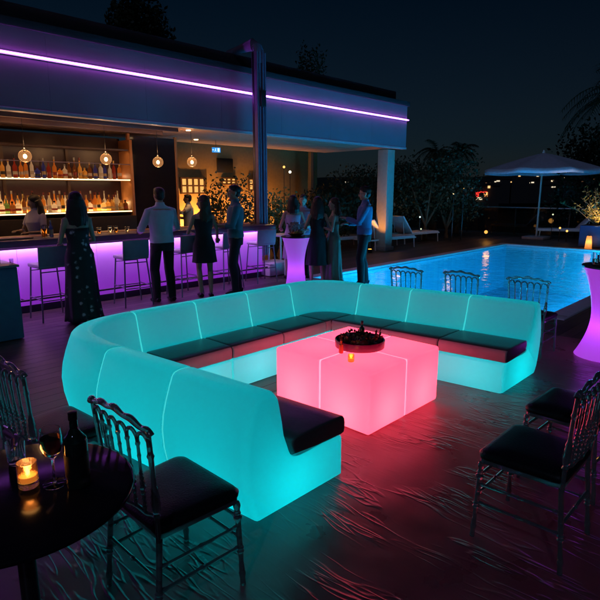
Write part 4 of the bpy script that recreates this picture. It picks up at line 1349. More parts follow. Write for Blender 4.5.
        mb.tube([hp_ + Vector((0, 0, .03)), hp_.lerp(kn, .35), kn, kn.lerp(an, .3) + Vector((-.012, 0, 0)), an], [lr[0], lr[1] * 1.05, lr[2], lr[3], lr[4]], 16)
        mb.tube([an + Vector((-.045, 0, -.040)), an + Vector((0, 0, -.025)), an + Vector((.08, s * .008, -.042)), an + Vector((.150, s * .015, -.055))], [.032, .040, .034, .018], 10)
    remeshed(mb, 'body', skin, t, .0085, 2)
    for s in (-1, 1):
        MB().ball(hp(.0735, s * .030, .006), (.009, .012, .008), 10, 8, rot=hr).build('eye', M_eye, t)
    # --- hair
    mb = MB()
    if hair == 'short':
        mb.ball(hp(-.022, 0, .048), (.098, .083, .084), 18, 12, rot=hr)
        mb.ball(hp(-.045, 0, .0), (.070, .076, .075), 14, 10, rot=hr)
        mb.ball(hp(.030, .01, .092), (.052, .055, .032), 12, 8, rot=hr)
        mb.ball(hp(-.015, 0, .10), (.07, .062, .03), 12, 8, rot=hr)
    else:
        mb.ball(hp(-.026, 0, .044), (.104, .090, .092), 18, 12, rot=hr)
        mb.ball(hp(-.050, 0, -.01), (.078, .088, .095), 14, 10, rot=hr)
        L = {'long': .25, 'mid': .17}[hair]
        rh = random.Random(int(pos[0] * 100))
        for q in range(17):
            u_ = -1 + 2 * q / 16
            a = u_ * 1.75
            p0 = hp(-.03 - .07 * math.cos(a), .082 * math.sin(a), .02)
            p1 = hp(-.045 - .062 * math.cos(a), .098 * math.sin(a), -.08)
            b_ = p1 + Vector((-.035 + .05 * abs(math.sin(a)), .015 * math.sin(a) + rh.uniform(-.01, .01), -L * .5))
            c_ = b_ + Vector((-.012 + rh.uniform(-.012, .012), rh.uniform(-.015, .015), -L * .45 * rh.uniform(.75, 1.1)))
            mb.tube([p0, p1, b_, c_], [.030, .033, .032, .014], 8)
    remeshed(mb, 'hair', hairm, t, .008, 1)
    # --- clothes
    if top:
        mb = MB(); torso(mb, .016, .90 if not (topn == 'jacket') else .84, 1.42)
        p = ln((-.012, 0, 1.44)); mb.rings([(p.x, 0, 1.40, .10 * bw, .165 * bw), (p.x, 0, 1.455, .083, .135 * bw), (p.x + .0, 0, 1.487, .064, .075), (p.x + .002, 0, 1.512, .062, .064)], 24)
        for s in (-1, 1):
            a, e_, w_ = S_[s], E[s], HN[s]
            pts = [a + Vector((0, -s * .06, .022)), a + Vector((0, s * .008, .006)), a.lerp(e_, .35), e_]
            rr = [armr[0] + .008, armr[0] + .013, armr[1] + .019, armr[2] + .018]
            if sleeve > .5:
                pts += [e_.lerp(w_, .4), e_.lerp(w_, .93 if sleeve >= 1 else .35)]; rr += [armr[3] + .018, armr[4] + (.016 if sleeve >= 1 else .024)]
            else: pts = pts[:3] + [a.lerp(e_, .6)]
            mb.tube(pts, rr[:len(pts)], 16)
            for q in range(3):    # cloth folds at the elbow
                c = e_ + Vector((.01 * (q - 1), 0, .03 * (q - 1)))
                mb.ball(c, (armr[2] + .021, armr[2] + .02, .012), 12, 6)
        # blousing over the belt
        p = ln((0, 0, 1.0)); mb.rings([(p.x, 0, .915, .122 * bw, .172 * bw), (p.x, 0, .955, .138 * bw, .186 * bw), (p.x, 0, 1.02, .128 * bw, .176 * bw)], 24)
        if topn == 'jacket': mb.rings([(0, 0, .80, .135, .19), (0, 0, .88, .136, .19), (.0, 0, 1.0, .128, .176)], 24)
        o = remeshed(mb, topn, top, t, .0095, 2)
        mb = MB(); c = ln((-.008, 0, 1.50)); mb.rings([(c.x, 0, 1.488, .066, .073), (c.x, 0, 1.53, .060, .062)], 20, closed=False)
        mb.build('collar', top, t)
    if bottom:
        mb = MB()
        mb.rings([(0, 0, .80, .118, .165), (0, 0, .90, .126 * bw, .178 * bw), (0, 0, .965, .119 * bw, .168 * bw)], 24)
        for s in (-1, 1):
            hp_, kn, an = Hp[s], K[s], F[s]
            mb.tube([hp_ + Vector((0, 0, .0)), hp_.lerp(kn, .4), kn, kn.lerp(an, .3) + Vector((-.010, 0, 0)), an + Vector((.005, 0, -.03))], [.098, .086, .073, .074, .060], 18)
            mb.ball(an + Vector((.02, 0, -.005)), (.058, .056, .018), 12, 6)
        remeshed(mb, 'trousers', bottom, t, .0095, 2)
        MB().rings([(0, 0, .948, .128 * bw, .177 * bw), (0, 0, .978, .126 * bw, .174 * bw)], 28, closed=False).build('belt', M_black, t)
    if dress:
        dm, hem, flare, topz = dress
        mb = MB(); rg = []
        for (cx, z, rx, ry) in tor:
            if .9 < z <= topz: p = ln((cx, 0, z)); rg.append((p.x, 0, z, rx * bw + .011, ry * bw + .011))
        rg.sort(key=lambda q: q[2])
        low = []
        nst = 14
        for q in range(nst):
            u_ = q / (nst - 1); z = lerp(hem, .90, u_)
            low.append((0, 0, z, lerp(flare, .137, u_ ** .7), lerp(flare * 1.12, .187, u_ ** .7)))
        allr = low + rg
        n = 48; vs = []
        rp = random.Random(5)
        for (cx, cy_, z, rx, ry) in allr:
            w = max(0, (.9 - z) / .9)
            for q in range(n):
                a = 2 * PI * q / n
                fo = 1 + w * .10 * math.sin(a * 9 + math.sin(z * 5)) + w * .04 * math.sin(a * 17 + 1)
                vs.append((cx + rx * fo * math.cos(a), cy_ + ry * fo * math.sin(a), z))
        fs = []
        for i_ in range(len(allr) - 1):
            for q in range(n):
                q2 = (q + 1) % n; fs.append((i_ * n + q, i_ * n + q2, (i_ + 1) * n + q2, (i_ + 1) * n + q))
        mb.add(vs, fs); o = mb.build('dress', dm, t, angle=180)
        so = o.modifiers.new('s', 'SOLIDIFY'); so.thickness = .004
    # shoes
    for s in (-1, 1):
        an = F[s]
        mb = MB()
        mb.tube([an + Vector((-.06, 0, -.042)), an + Vector((-.01, 0, -.030)), an + Vector((.08, s * .008, -.040)), an + Vector((.15, s * .015, -.050)), an + Vector((.178, s * .016, -.058))], [(.033, .036), (.046, .042), (.036, .043), (.024, .038), (.010, .02)], 14, ell=(0, 0, 1))
        mb.build('shoe', shoes, t)
    if glasses:
        mb = MB()
        for s in (-1, 1):
            pts = [hp(.092, s * .032 + .021 * math.cos(a), .006 + .016 * math.sin(a)) for a in [2 * PI * q / 14 for q in range(15)]]
            mb.tube(pts, .0022, 6, cap=False)
            mb.tube([hp(.09, s * .053, .01), hp(0, s * .082, .01)], .002, 6)
        mb.tube([hp(.095, -.011, .01), hp(.095, .011, .01)], .002, 6)
        mb.build('glasses', M_black, t)
    t['_h'] = k
    HW = {}
    for s in (-1, 1):
        d = (HN[s] - E[s]).normalized()
        HW[s] = Matrix.Translation((pos[0], pos[1], 0)) @ Matrix.Rotation(heading, 4, 'Z') @ ((HN[s] + d * .09) * k)
    del t['_h']
    return t, HW
def held_glass(p, label, liquid=None, r=.03, h=.12):
    t = thing('held_drink', Vector(p) - Vector((0, 0, h * .4)), 0, label, 'glass')
    MB().lathe([(r * .8, 0), (r * .85, .004), (r, h), (r * .94, h), (r * .8, .01), (.001, .008)], n=18).build('glass', M_glass, t)
    if liquid: MB().lathe([(r * .72, .012), (r * .78, .013), (r * .86, h * .6), (.001, h * .6)], n=18).build('drink', liquid, t)

def floral():
    m = bpy.data.materials.new('floral_print'); m.use_nodes = True
    nt = m.node_tree; b = nt.nodes['Principled BSDF']; b.inputs['Roughness'].default_value = .7
    tc = nt.nodes.new('ShaderNodeTexCoord')
    v = nt.nodes.new('ShaderNodeTexVoronoi'); v.inputs['Scale'].default_value = 10; v.inputs['Randomness'].default_value = 1
    nt.links.new(tc.outputs['Object'], v.inputs['Vector'])
    n = nt.nodes.new('ShaderNodeTexNoise'); n.inputs['Scale'].default_value = 40; nt.links.new(tc.outputs['Object'], n.inputs['Vector'])
    a = nt.nodes.new('ShaderNodeMath'); a.operation = 'MULTIPLY_ADD'; a.inputs[1].default_value = .35; a.inputs[2].default_value = -.17
    nt.links.new(n.outputs[0], a.inputs[0])
    a2 = nt.nodes.new('ShaderNodeMath'); nt.links.new(v.outputs['Distance'], a2.inputs[0]); nt.links.new(a.outputs[0], a2.inputs[1])
    r = nt.nodes.new('ShaderNodeValToRGB')
    r.color_ramp.elements[0].position = .14; r.color_ramp.elements[0].color = (.55, .45, .52, 1)
    r.color_ramp.elements[1].position = .30; r.color_ramp.elements[1].color = (.02, .018, .025, 1)
    e = r.color_ramp.elements.new(.22); e.color = (.10, .09, .11, 1)
    nt.links.new(a2.outputs[0], r.inputs[0]); nt.links.new(r.outputs[0], b.inputs['Base Color'])
    return m
cloth = lambda n, c, r=.8: mat('cloth_' + n, c, r, var=.1, vscale=8, bump=.35, bscale=14, sheen=.1)
blk = cloth('black', (.012, .012, .015))
A = IMG_LEFT
person((2.97, 6.81), R(88), 1.70, 'woman in long dark floral strapless dress facing the bar', False, skin_l, 'long', hair_d, dress=(floral(), .05, .215, 1.30),
       hands={1: (.27, .13, 1.06), -1: (.27, -.13, 1.06)}, feet={1: (.02, .10), -1: (-.02, -.10)}, headyaw=R(4), elbow_out=.45)
t, H = person((4.46, 7.23), R(84), 1.76, 'man in pale blue shirt and black trousers leaning at the bar', True, skin_l, 'short', hair_d, top=cloth('pale_blue', (.62, .64, .74)), bottom=blk,
       hands={1: (.33, .20, 1.08), -1: (.33, -.22, 1.08)}, feet={1: (.02, .12), -1: (-.02, -.12)}, lean=R(2), build=1.03, elbow_out=.62)
t, H = person((5.10, 7.03), R(64), 1.64, 'woman in short black dress with bare legs at the bar', False, skin_l, 'long', hair_b, dress=(blk, .62, .19, 1.36),
       hands={1: (.30, .16, 1.10), -1: (.34, -.30, 1.00)}, feet={1: (.03, .07), -1: (-.03, -.09)}, headyaw=R(55), build=1.02)
held_glass(H[-1], 'small glass held out by the woman in the short black dress', M_drink)
t, H = person((5.68, 6.94), A + R(12), 1.80, 'man in teal shirt facing left toward the short black dress', True, skin_m, 'short', hair_d, top=cloth('teal', (.06, .17, .22)), bottom=cloth('navy', (.015, .018, .03)),
       hands={1: (.30, .10, 1.12), -1: (.26, -.16, 1.10)}, feet={1: (.02, .10), -1: (-.05, -.10)}, sleeve=.7, headyaw=R(8))
held_glass(H[1], 'small glass held by the man in the teal shirt', None)
person((3.36, 9.25), R(205), 1.64, 'bartender woman with long curly hair behind the counter at left', False, skin_m, 'long', hair_d, top=cloth('lilac', (.35, .30, .42)), bottom=blk,
       hands={1: (.30, .12, 1.12), -1: (.30, -.14, 1.14)}, sleeve=.3, headyaw=R(-25), headpitch=R(12))
_sv = on_wall(188, 205, 11.0)
person((_sv.x, 11.0), R(150), 1.62, 'server in white shirt reaching up by the amber windows', True, skin_m, 'short', hair_d, top=cloth('white', (.7, .66, .60)), bottom=blk,
       hands={1: (.34, .20, 1.45), -1: (.30, -.15, 1.15)}, sleeve=.3)
g = at(293, 279)
person((g.x, g.y), R(62), 1.62, 'woman in pale backless dress seen from behind beside the lilac table', False, skin_l, 'mid', hair_d, dress=(cloth('pale_lilac', (.55, .45, .62)), .45, .20, 1.40),
       hands={1: (.25, .18, 1.05), -1: (.10, -.26, .90)}, build=1.1)
g = at(303, 277)
person((g.x, g.y), R(215), 1.63, 'dark-haired man in mauve shirt facing the camera behind the lilac table', True, skin_l, 'short', hair_d, top=cloth('mauve', (.35, .25, .38)), bottom=blk,
       hands={1: (.30, .10, 1.10), -1: (.25, -.16, 1.05)}, sleeve=.7)
g = at(317, 285)
person((g.x, g.y), R(58), 1.60, 'woman with very long dark hair and knee-length black dress, back to camera', False, skin_l, 'long', hair_d, dress=(blk, .42, .20, 1.38),
       hands={1: (.28, .14, 1.10), -1: (.12, -.24, .95)}, headyaw=R(-15))
g = at(333, 284)
t, H = person((g.x, g.y), A - R(5), 1.58, 'woman in long olive satin gown facing left in the guest group', False, skin_l, 'mid', hair_b, dress=(mat('satin_olive', (.16, .17, .12), .35, var=.1, bump=.3, bscale=10), .08, .20, 1.34),
       hands={1: (.24, .12, 1.18), -1: (.10, -.24, .90)}, headyaw=R(20))
g = at(363, 285)
t, H = person((g.x, g.y), A - R(2), 1.78, 'man with glasses in slate blue jacket holding a red drink, facing left', True, skin_l, 'short', hair_d, top=cloth('slate_blue', (.10, .17, .34)), bottom=blk,
       hands={1: (.33, .05, 1.20), -1: (.30, -.12, 1.10)}, feet={1: (.04, .10), -1: (-.06, -.12)}, glasses=True, headpitch=R(4))
held_glass(H[1], 'red cocktail held by the man in the slate blue jacket', mat('red_cocktail', (.9, .08, .04), .05, var=0, trans=.5, emit=(1, .05, .02), estr=0))

# ------------------------------------------------------------------ parasol
g = at(536, 239)
t = thing('parasol', (g.x, g.y, 0), 0, 'large pale square parasol standing by the far pool edge', 'parasol')
M_canvas = mat('canvas_grey', (.62, .64, .82), .85, bump=.2, bscale=25)
MB().tube([(0, 0, .05), (0, 0, 2.95)], .032, 14).build('pole', mat('pole_white', (.5, .5, .5), .4), t)
mb = MB(); n = 48; vs = []; fs = []
NR = 10
for j in range(NR + 1):
    u_ = j / NR
    for q in range(n):
        a = 2 * PI * q / n
        # eight-sided with sagging panels
        seg = (a / (PI / 4)) % 1.0
        rr = 2.02 * u_ * (math.cos(PI / 8) / math.cos((seg - .5) * PI / 4))
        z = 2.98 - .58 * u_ ** 1.15 - .05 * u_ * math.sin(seg * PI)
        vs.append((rr * math.cos(a), rr * math.sin(a), z))
for j in range(NR):
    for q in range(n):
        q2 = (q + 1) % n; fs.append((j * n + q, j * n + q2, (j + 1) * n + q2, (j + 1) * n + q))
mb.add(vs, fs)
o = mb.build('canopy', M_canvas, t, angle=60); so = o.modifiers.new('s', 'SOLIDIFY'); so.thickness = .006
mb = MB(); vs = []
for dz in (0, -.13):
    for q in range(n + 1):
        a = 2 * PI * q / n; seg = (a / (PI / 4)) % 1.0
        rr = 2.02 * (math.cos(PI / 8) / math.cos((seg - .5) * PI / 4))
        vs.append((rr * math.cos(a), rr * math.sin(a), 2.40 - .05 * math.sin(seg * PI) + dz * (1 - .15 * math.sin(seg * PI))))
mb.add(vs, [(q, q + 1, n + 2 + q, n + 1 + q) for q in range(n)])
o = mb.build('valance', M_canvas, t); so = o.modifiers.new('s', 'SOLIDIFY'); so.thickness = .005
for q in range(8):
    a = q * PI / 4
    mb = MB(); mb.tube([(.03 * math.cos(a), .03 * math.sin(a), 2.90), (1.98 * math.cos(a), 1.98 * math.sin(a), 2.375)], .011, 6)
    mb.tube([(.03 * math.cos(a), .03 * math.sin(a), 2.28), (.95 * math.cos(a), .95 * math.sin(a), 2.64)], .009, 6)
    mb.build('rib', M_white, t)
MB().lathe([(.06, 2.94), (.05, 3.03), (.02, 3.08)], n=14).build('finial', M_white, t)
MB().box((0, 0, .05), (.75, .75, .10), bev=.02).build('base', mat('base_grey', (.3, .3, .32), .6), t)

# ------------------------------------------------------------------ loungers
M_sling = mat('sling_grey', (.78, .74, .84), .8, bump=.3, bscale=90)
def make_lounger(label, loc, rz, group='pale sun loungers on the deck', m=M_sling):
    t = thing('sun_lounger', loc, rz, label, 'sun lounger', group)
    W = .33
    MB().box((.30, 0, .33), (1.36, 2 * W, .06), bev=.02).build('seat', m, t)
    L = .72; an = R(50)
    c = Vector((-.38 - math.cos(an) * L / 2, 0, .34 + math.sin(an) * L / 2))
    MB().box(c, (L, 2 * W, .055), rot=Euler((0, an, 0)), bev=.02).build('backrest', m, t)
    mb = MB()
    for sy in (-1, 1): mb.box((.0, sy * (W + .015), .30), (1.96, .03, .045), bev=.005)
    mb.box((.98, 0, .30), (.03, 2 * W + .06, .045), bev=.005); mb.box((-.97, 0, .30), (.03, 2 * W + .06, .045), bev=.005)
    mb.build('frame', M_white, t)
    for sx in (-.80, .90):
        for sy in (-1, 1): MB().tube([(sx, sy * (W + .015), .28), (sx + .03, sy * (W + .015), 0)], .018, 8).build('leg', M_white, t)
    MB().tube([(-.66, .2, .31), (-.72, .2, .70), (-.72, -.2, .70), (-.66, -.2, .31)], .012, 6).build('prop', M_white, t)
    return t
l0 = make_lounger('pale sun lounger nearest the suited man', (12.0, 8.25, 0), R(-8))
for (px, py, a, lab) in ((412, 242, -8, 'pale sun lounger in front of the orange-lit column'), (341, 248, -5, 'pale sun lounger mostly hidden behind the guests')):
    g = at(px, py); c = copy_tree(l0); c.location = (g.x, g.y, 0); c.rotation_euler = (0, 0, R(a)); c['label'] = lab
g = at(385, 248); l0.location = (g.x, g.y, 0)
g = at(562, 239); c = copy_tree(l0); c.location = (g.x + .3, g.y, 0); c.rotation_euler = (0, 0, R(118)); c['label'] = 'pinkish sun lounger beside the parasol pole at the far pool edge'
g = at(512, 234); c = copy_tree(l0); c.location = (g.x + .5, g.y, 0); c.rotation_euler = (0, 0, R(100)); c['label'] = 'dim sun lounger left of the parasol pole by the railing'

# ------------------------------------------------------------------ glass railing
RX = 21.1
t = thing('glass_railing', (RX, 6, 0), 0, 'glass balustrade with pale handrail along the terrace edge', 'railing')
MB().box((0, 2.5, 1.05), (.06, 20.0, .045), bev=.01).build('handrail', mat('rail_alu', (.5, .5, .52), .35, metal=.5), t)
M_railg = bpy.data.materials.new('railing_glass'); M_railg.use_nodes = True
nt = M_railg.node_tree; nt.nodes.clear()
o_ = nt.nodes.new('ShaderNodeOutputMaterial'); a_ = nt.nodes.new('ShaderNodeBsdfTransparent'); a_.inputs[0].default_value = (.55, .6, .6, 1)
g_ = nt.nodes.new('ShaderNodeBsdfGlossy'); g_.inputs['Roughness'].default_value = .03; x_ = nt.nodes.new('ShaderNodeMixShader')
f_ = nt.nodes.new('ShaderNodeFresnel'); nt.links.new(f_.outputs[0], x_.inputs[0]); nt.links.new(a_.outputs[0], x_.inputs[1]); nt.links.new(g_.outputs[0], x_.inputs[2]); nt.links.new(x_.outputs[0], o_.inputs[0])
for i in range(10):
    y = -7.5 + 2.0 * i + 1
    MB().box((0, y, .54), (.014, 1.96, .95)).build('pane', M_railg, t)
    MB().box((0, y - 1, .52), (.05, .03, 1.02)).build('post', M_dark, t)
t['label'] = 'glass balustrade with pale handrail along the far terrace edge'

# ------------------------------------------------------------------ plants
def leafy(mb, c, rad, n, ls, rg, up=.3, flat=1.0):
    c = Vector(c)
    for q in range(n):
        # clumped sampling in a lumpy volume
        d = Vector((rg.gauss(0, 1), rg.gauss(0, 1), rg.gauss(0, 1))).normalized()
        rr = rg.random() ** .45 * (1 + .35 * noise.noise(d * 2.3 + c))
        p = c + Vector((d.x * rad[0], d.y * rad[1], d.z * rad[2])) * rr
        a = Vector((rg.uniform(-1, 1), rg.uniform(-1, 1), rg.uniform(-.6, 1) + up)).normalized()
        s_ = a.cross(Vector((rg.uniform(-1, 1), rg.uniform(-1, 1), rg.uniform(-1, 1)))).normalized()
        L = ls * rg.uniform(.6, 1.3); w = L * .28
        mb.add([p, p + a * L * .5 + s_ * w, p + a * L, p + a * L * .5 - s_ * w], [(0, 1, 2, 3)])
def bush(name, loc, size, label, n=1500, ls=.12, seed=1, m=M_leafd, cat='shrub', group=None, trunk_h=0.0):
    t = thing(name, loc, 0, label, cat, group)
    rg = random.Random(seed)
    mb = MB()
    kk = 7
    for q in range(kk):
        a = 2 * PI * q / kk + rg.random()
        c = (math.cos(a) * size[0] * .5, math.sin(a) * size[1] * .5, trunk_h + size[2] * rg.uniform(.35, .8))
        leafy(mb, c, (size[0] * .5, size[1] * .5, size[2] * .36), n // kk, ls, rg)
    mb.build('foliage' if not trunk_h else 'crown', m, t, smooth=False)
    mb = MB()
    for q in range(5):
        a = 2 * PI * q / 5 + rg.random()
        top = Vector((math.cos(a) * size[0] * .4, math.sin(a) * size[1] * .4, trunk_h + size[2] * .6))
        mb.tube([(0.03 * math.cos(a), .03 * math.sin(a), 0), (0, 0, trunk_h * .8 + .1), top * .6 + Vector((0, 0, trunk_h * .3)), top], [.05 + .02 * trunk_h, .04 + .015 * trunk_h, .03, .012], 7)
    mb.build('stems' if not trunk_h else 'trunk', M_bark, t)
    return t
def palm(loc, h, label, fr=18, fl=2.0, seed=1, group='palms', m=M_leafd):
    t = thing('palm_tree', loc, 0, label, 'palm tree', group)
    rg = random.Random(seed)
    mb = MB(); pts = []; rad = []
    for q in range(14):
        u_ = q / 13; pts.append((.25 * math.sin(u_ * 1.3), .1 * u_, h * u_)); rad.append(.14 - .05 * u_ + (.012 if q % 2 else 0))
    mb.tube(pts, rad, 12); mb.build('trunk', M_bark, t)
    top = Vector(pts[-1]); mb = MB()
    for q in range(fr):
        a = 2 * PI * q / fr + rg.uniform(-.2, .2); el = rg.uniform(.1, 1.2)
        L = fl * rg.uniform(.8, 1.1)
        prev = top; d = Vector((math.cos(a) * math.cos(el), math.sin(a) * math.cos(el), math.sin(el)))
        nseg = 22; cl = []
        for k in range(nseg + 1):
            cl.append(prev.copy()); prev = prev + d * (L / nseg); d = (d + Vector((0, 0, -.085))).normalized()
        mb.tube(cl[::3] + [cl[-1]], [.012] * (len(cl[::3]) + 1), 5)
        for k in range(2, nseg + 1):
            dd = (cl[k] - cl[k - 1]).normalized(); sd = dd.cross(Vector((0, 0, 1)))
            if sd.length < .01: continue
            sd.normalize(); l = fl * .24 * math.sin(PI * min(1, .15 + .85 * k / nseg) * .93) + .06
            for s in (-1, 1):
                tip = cl[k] + sd * s * l * .8 + dd * l * .55 + Vector((0, 0, -l * rg.uniform(.15, .5)))
                mb.add([cl[k] - dd * .02, cl[k] + dd * .02, tip], [(0, 1, 2)])
    mb.build('fronds', m, t, smooth=False)
    return t
def spot_at(px, py, D, z=0):
    p = atD(px, py, D); return (p.x, p.y, z)
# left mass behind loungers
bush('bush_tree', spot_at(425, 235, 19.5), (1.9, 1.9, 2.5), 'dark leafy tree right of the orange-lit column', 6500, .11, 3, cat='tree', trunk_h=.5)
bush('bush_tree', spot_at(446, 235, 20.3), (1.4, 1.4, 2.2), 'dark bushy tree next to the red lights beyond the pool', 5000, .10, 4, cat='tree', trunk_h=.3)
bush('bush_tree', spot_at(375, 235, 21.0), (2.2, 2.2, 2.2), 'low dark tree behind the suited man', 4500, .12, 5, cat='tree', trunk_h=.4)
bush('garden_shrub', spot_at(340, 235, 17), (1.5, 1.5, 1.7), 'dark shrub behind the guest group under the roof', 1800, .14, 6)
bush('garden_shrub', spot_at(275, 235, 13.5), (.9, .9, 2.0), 'shrub with yellowish leaves just right of the steel post', 2600, .08, 7, m=M_leaf)
bush('garden_shrub', spot_at(232, 235, 12.2), (.75, .75, 1.9), 'dark shrub behind the man in the teal shirt', 2600, .075, 8)
bush('garden_shrub', spot_at(310, 235, 15), (1.0, 1.0, 1.5), 'dim shrub beside the brown wall beyond the guests', 1300, .13, 9)
palm(spot_at(432, 235, 21.8), 3.15, 'small palm with fan of dark fronds above the leafy tree', 15, .95, 3)
palm(spot_at(455, 235, 22.5), 3.2, 'small palm peeking over the bushy tree, right of the first', 15, .85, 4)
palm(spot_at(611, 235, 22.0), 4.9, 'big feathery palm at the right picture edge', 30, 2.5, 5)
bush('bush_tree', spot_at(606, 235, 24), (2.4, 2.4, 3.7), 'tall dark tree behind the palm at the right picture edge', 7000, .16, 12, cat='tree', trunk_h=.9)
bush('garden_shrub', spot_at(575, 235, 22.6), (1.3, 1.3, 1.7), 'dark shrub behind the pinkish lounger', 2500, .11, 13)
# uplit bush in the blue planter
pp = at(597, 247)
t = thing('planter', (pp.x, pp.y, 0), 0, 'large dark blue square planter at the right edge', 'planter')
MB().box((0, 0, .34), (.85, .85, .66), bev=.02).build('box', mat('planter_blue', (.03, .06, .16), .4), t)
MB().box((0, 0, .655), (.76, .76, .04)).build('soil', mat('soil', (.04, .03, .02), .95, bump=.8), t)
def reedy(loc, label):
    t = thing('potted_plant', loc, 0, label, 'potted plant')
    rg = random.Random(22); mb = MB(); ms = MB()
    for q in range(70):
        a = rg.uniform(0, 2 * PI); el = rg.uniform(.6, 1.45); L = rg.uniform(.6, 1.35)
        d = Vector((math.cos(a) * math.cos(el), math.sin(a) * math.cos(el), math.sin(el)))
        p0 = Vector((rg.uniform(-.2, .2), rg.uniform(-.2, .2), 0)); p1 = p0 + d * L * .5; p2 = p1 + (d + Vector((0, 0, -.3))).normalized() * L * .5
        ms.tube([p0, p1, p2], [.009, .007, .003], 5)
        for k in range(16):
            u_ = rg.uniform(.2, 1); p = (p0.lerp(p1, u_ * 2) if u_ < .5 else p1.lerp(p2, u_ * 2 - 1))
            e_ = Vector((rg.uniform(-1, 1), rg.uniform(-1, 1), rg.uniform(-.2, 1))).normalized(); s_ = e_.cross(Vector((rg.random(), rg.random(), rg.random()))).normalized()
            l = rg.uniform(.07, .14)
            mb.add([p, p + e_ * l * .5 + s_ * l * .16, p + e_ * l, p + e_ * l * .5 - s_ * l * .16], [(0, 1, 2, 3)])
    mb.build('foliage', mat('leaf_olive', (.11, .10, .03), .5, var=.3, vscale=4), t, smooth=False)
    ms.build('stems', M_bark, t)
reedy((pp.x, pp.y, .675), 'bushy plant lit golden from below in the blue planter')
lx, ly, _ = spot_at(588, 244, 17.0)
t = thing('planter_lamp', (pp.x - .72, pp.y + .05, 0), 0, 'glowing amber lantern at the foot of the blue planter', 'lantern')
MB().lathe([(.09, .0), (.10, .01), (.07, .36), (.06, .38)], n=18).build('shade', glow_shell('amber_shade', (.8, .5, .2), (1, .36, .05), .55, .5, (1, .7, .4)), t)
MB().lathe([(.03, .38), (.02, .42)], n=10).build('cap', M_dark, t)
lamp('POINT', (0, 0, .2), 1.2, (1, .5, .12), .04, t)
lamp('SPOT', (.15, -.1, .62), 85, (1, .55, .12), .05, t, rot=(R(180), R(16), R(0)), spot=R(110))

# small lamps in the garden: (px, py, distance, colour, size, label)
GL = [(284, 167, 19, (1, .5, .12), .07, 1.8, 'orange garden lamp seen right of the steel post'), (290, 172, 19, (1, .92, .7), .08, 2.2, 'white garden lamp just below the orange one'),
      (283, 211, 14.2, (1, .38, .08), .06, 2.0, 'low orange lamp behind the white high table'), (346, 182, 24, (1, .85, .6), .07, 1.8, 'white twin lamp above the slate-jacketed man, left bulb'),
      (349, 182, 24, (1, .85, .6), .07, 1.8, 'white twin lamp above the slate-jacketed man, right bulb'), (388, 203, 20, (1, .3, .05), .05, 1.6, 'tiny orange lamp left of the column'),
      (454, 193, 19.0, (1, .72, .35), .075, 2.2, 'pale amber bulb in the leafy tree'), (464, 189, 19.5, (1, .45, .12), .05, 1.8, 'dim orange bulb right of the pale one'),
      (420, 217, 18.6, (.7, .95, .9), .045, 1.6, 'tiny white bulb on the dark path side'), (421, 229, 18.3, (.9, 1, .6), .04, 1.0, 'tiny greenish bulb near the ground'),
      (486, 232, 20.6, (1, .42, .08), .10, 1.5, 'orange floor lantern by the railing'), (560, 228, 20.2, (1, .5, .15), .055, 1.8, 'small amber candle left of pinkish lounger'),
      (567, 231, 20.2, (1, .5, .15), .06, 1.8, 'small amber candle touching pinkish lounger'), (553, 214.5, 20.9, (.9, 1, .8), .045, 1.8, 'white bulb on the handrail right of the parasol pole'),
      (148, 193, 13.0, (.9, 1, .3), .05, 1.5, 'greenish bulb seen in the dark opening left of the pale shirt')]
for (px, py, D, c, r_, st, lab) in GL:
    p = atD(px, py, D)
    t = thing('garden_lamp', (p.x, p.y, max(0, p.z - 1.0) if p.z > 1.4 else 0), 0, lab, 'lamp', 'small garden lamps')
    zb = p.z - t.location.z
    r_ *= .62
    MB().ball((0, 0, zb), r_, 12, 8).build('bulb', emis('garden_bulb_%02d' % int(c[1] * 99), c, st), t)
    if zb > r_ * 2: MB().tube([(0, 0, 0), (0, 0, zb - r_ * .8)], .012, 6).build('stake', M_dark, t)
    if t.location.z > 0:
        MB().tube([(0, 0, 0), (0, 0, -t.location.z)], .02, 6).build('mast', M_dark, t)
lamp('POINT', atD(452, 203, 17.6), 3.5, (1, .45, .12), .1, name='tree_glow_lamp')
lamp('POINT', atD(275, 196, 12.2), 3.5, (1, .6, .15), .1, name='shrub_glow_lamp')
lamp('POINT', atD(488, 228, 19.8), 2.5, (1, .42, .08), .1, name='lantern_light')
lamp('POINT', atD(398, 215, 17.8), 3, (1, .42, .08), .1, name='path_light')

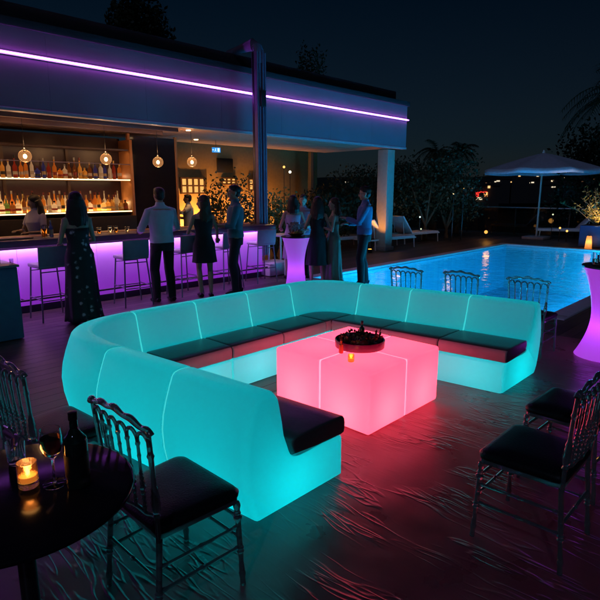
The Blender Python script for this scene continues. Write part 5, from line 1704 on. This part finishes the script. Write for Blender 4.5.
# ------------------------------------------------------------------ distant town
def far_building(px, py_top, D, w, label, wins, m=None):
    p = atD(px, 190, D)
    ztop = atD(px, py_top, D).z
    ang = math.atan2(p.y, p.x)
    zb = -14 if D < 260 else -6
    t = thing('town_building', (p.x, p.y, zb), ang + PI, label, 'building', 'distant town buildings')
    MB().box((-w * .3, 0, (ztop - zb) / 2), (w * .6, w, ztop - zb)).build('wall', m or mat('town_wall', (.05, .045, .05), .8), t)
    MB().box((-w * .3, 0, ztop - zb + w * .03), (w * .66, w * 1.05, w * .06)).build('roof', mat('roof_felt', (.035, .03, .04), .8), t)
    for (dy, pyy, ww, hh, mt) in wins:
        z = atD(px, pyy, D).z - zb
        MB().box((.02 * w + .05, dy * w, z), (.1, ww, hh)).build('lit_window', mt, t)
E1 = emis('town_warm', (1, .55, .2), 1.3); E2 = emis('town_pale', (1, .85, .6), 1.0); E3 = emis('town_red', (1, .03, .02), 2.2); E4 = emis('town_cream', (1, .75, .45), 1.4); E5 = emis('town_dim', (1, .5, .25), .35)
far_building(477, 186, 120, 9, 'distant building with red and orange lights beside the trees',
             [(.20, 194.2, .7, .9, emis('town_orange', (1, .36, .1), 2)), (.02, 194.2, .7, 1.0, E3), (.10, 192.2, 2.2, .25, E3), (.06, 198.6, 1.2, .5, E4), (.26, 187, .5, .5, E1), (-.28, 194, .5, .5, E3), (-.12, 188, 1, .3, E5)])
rt = random.Random(5)
spots_ = [(515, 182), (523, 184), (529, 182.5), (541, 176), (546, 181), (560, 179), (568, 177.5), (576, 181.5), (581, 180), (591, 183), (412, 183), (496, 186), (505, 190), (535, 190), (553, 195), (572, 187), (520, 176), (586, 190), (500, 181), (509, 185.5), (538, 185), (551, 187), (564, 184), (569, 190.5), (579, 186), (594, 179), (598, 186.5), (531, 187), (557, 190), (490, 183)]
for i, (px, py) in enumerate(sorted(spots_)):
    D = rt.uniform(320, 420)
    E = rt.choice([E1, E2, E4, E1, E5])
    wn_ = [(rt.uniform(-.3, .3), py, rt.uniform(.9, 1.9), rt.uniform(.5, .8), E)]
    if rt.random() < .7: wn_.append((rt.uniform(-.45, .45), py + rt.uniform(-.8, .8), rt.uniform(.5, 1.2), rt.uniform(.4, .6), rt.choice([E5, E2])))
    far_building(px, py - 1.5, D, rt.uniform(9, 15), 'far hillside house with lit window, %s of those right of the trees' % nth(i), wn_)

# treetops rising behind the pavilion roof
def tall_tree(px, py_top, D, w, hc, label, seed, n=5000, ls=.14):
    p = atD(px, 190, D); zt_ = atD(px, py_top, D).z
    bush('tall_tree', (p.x, p.y, 0), (w, w, hc), label, n, ls, seed, cat='tree', trunk_h=zt_ - hc * .98)
tall_tree(150, -6, 19, 1.1, 3.0, 'dark round treetop rising behind the pavilion roof at upper left', 31, 7000)
tall_tree(311, 56, 20, .55, 2.4, 'thin dark treetop behind the roof right of the steel post', 32, 1500, .12)
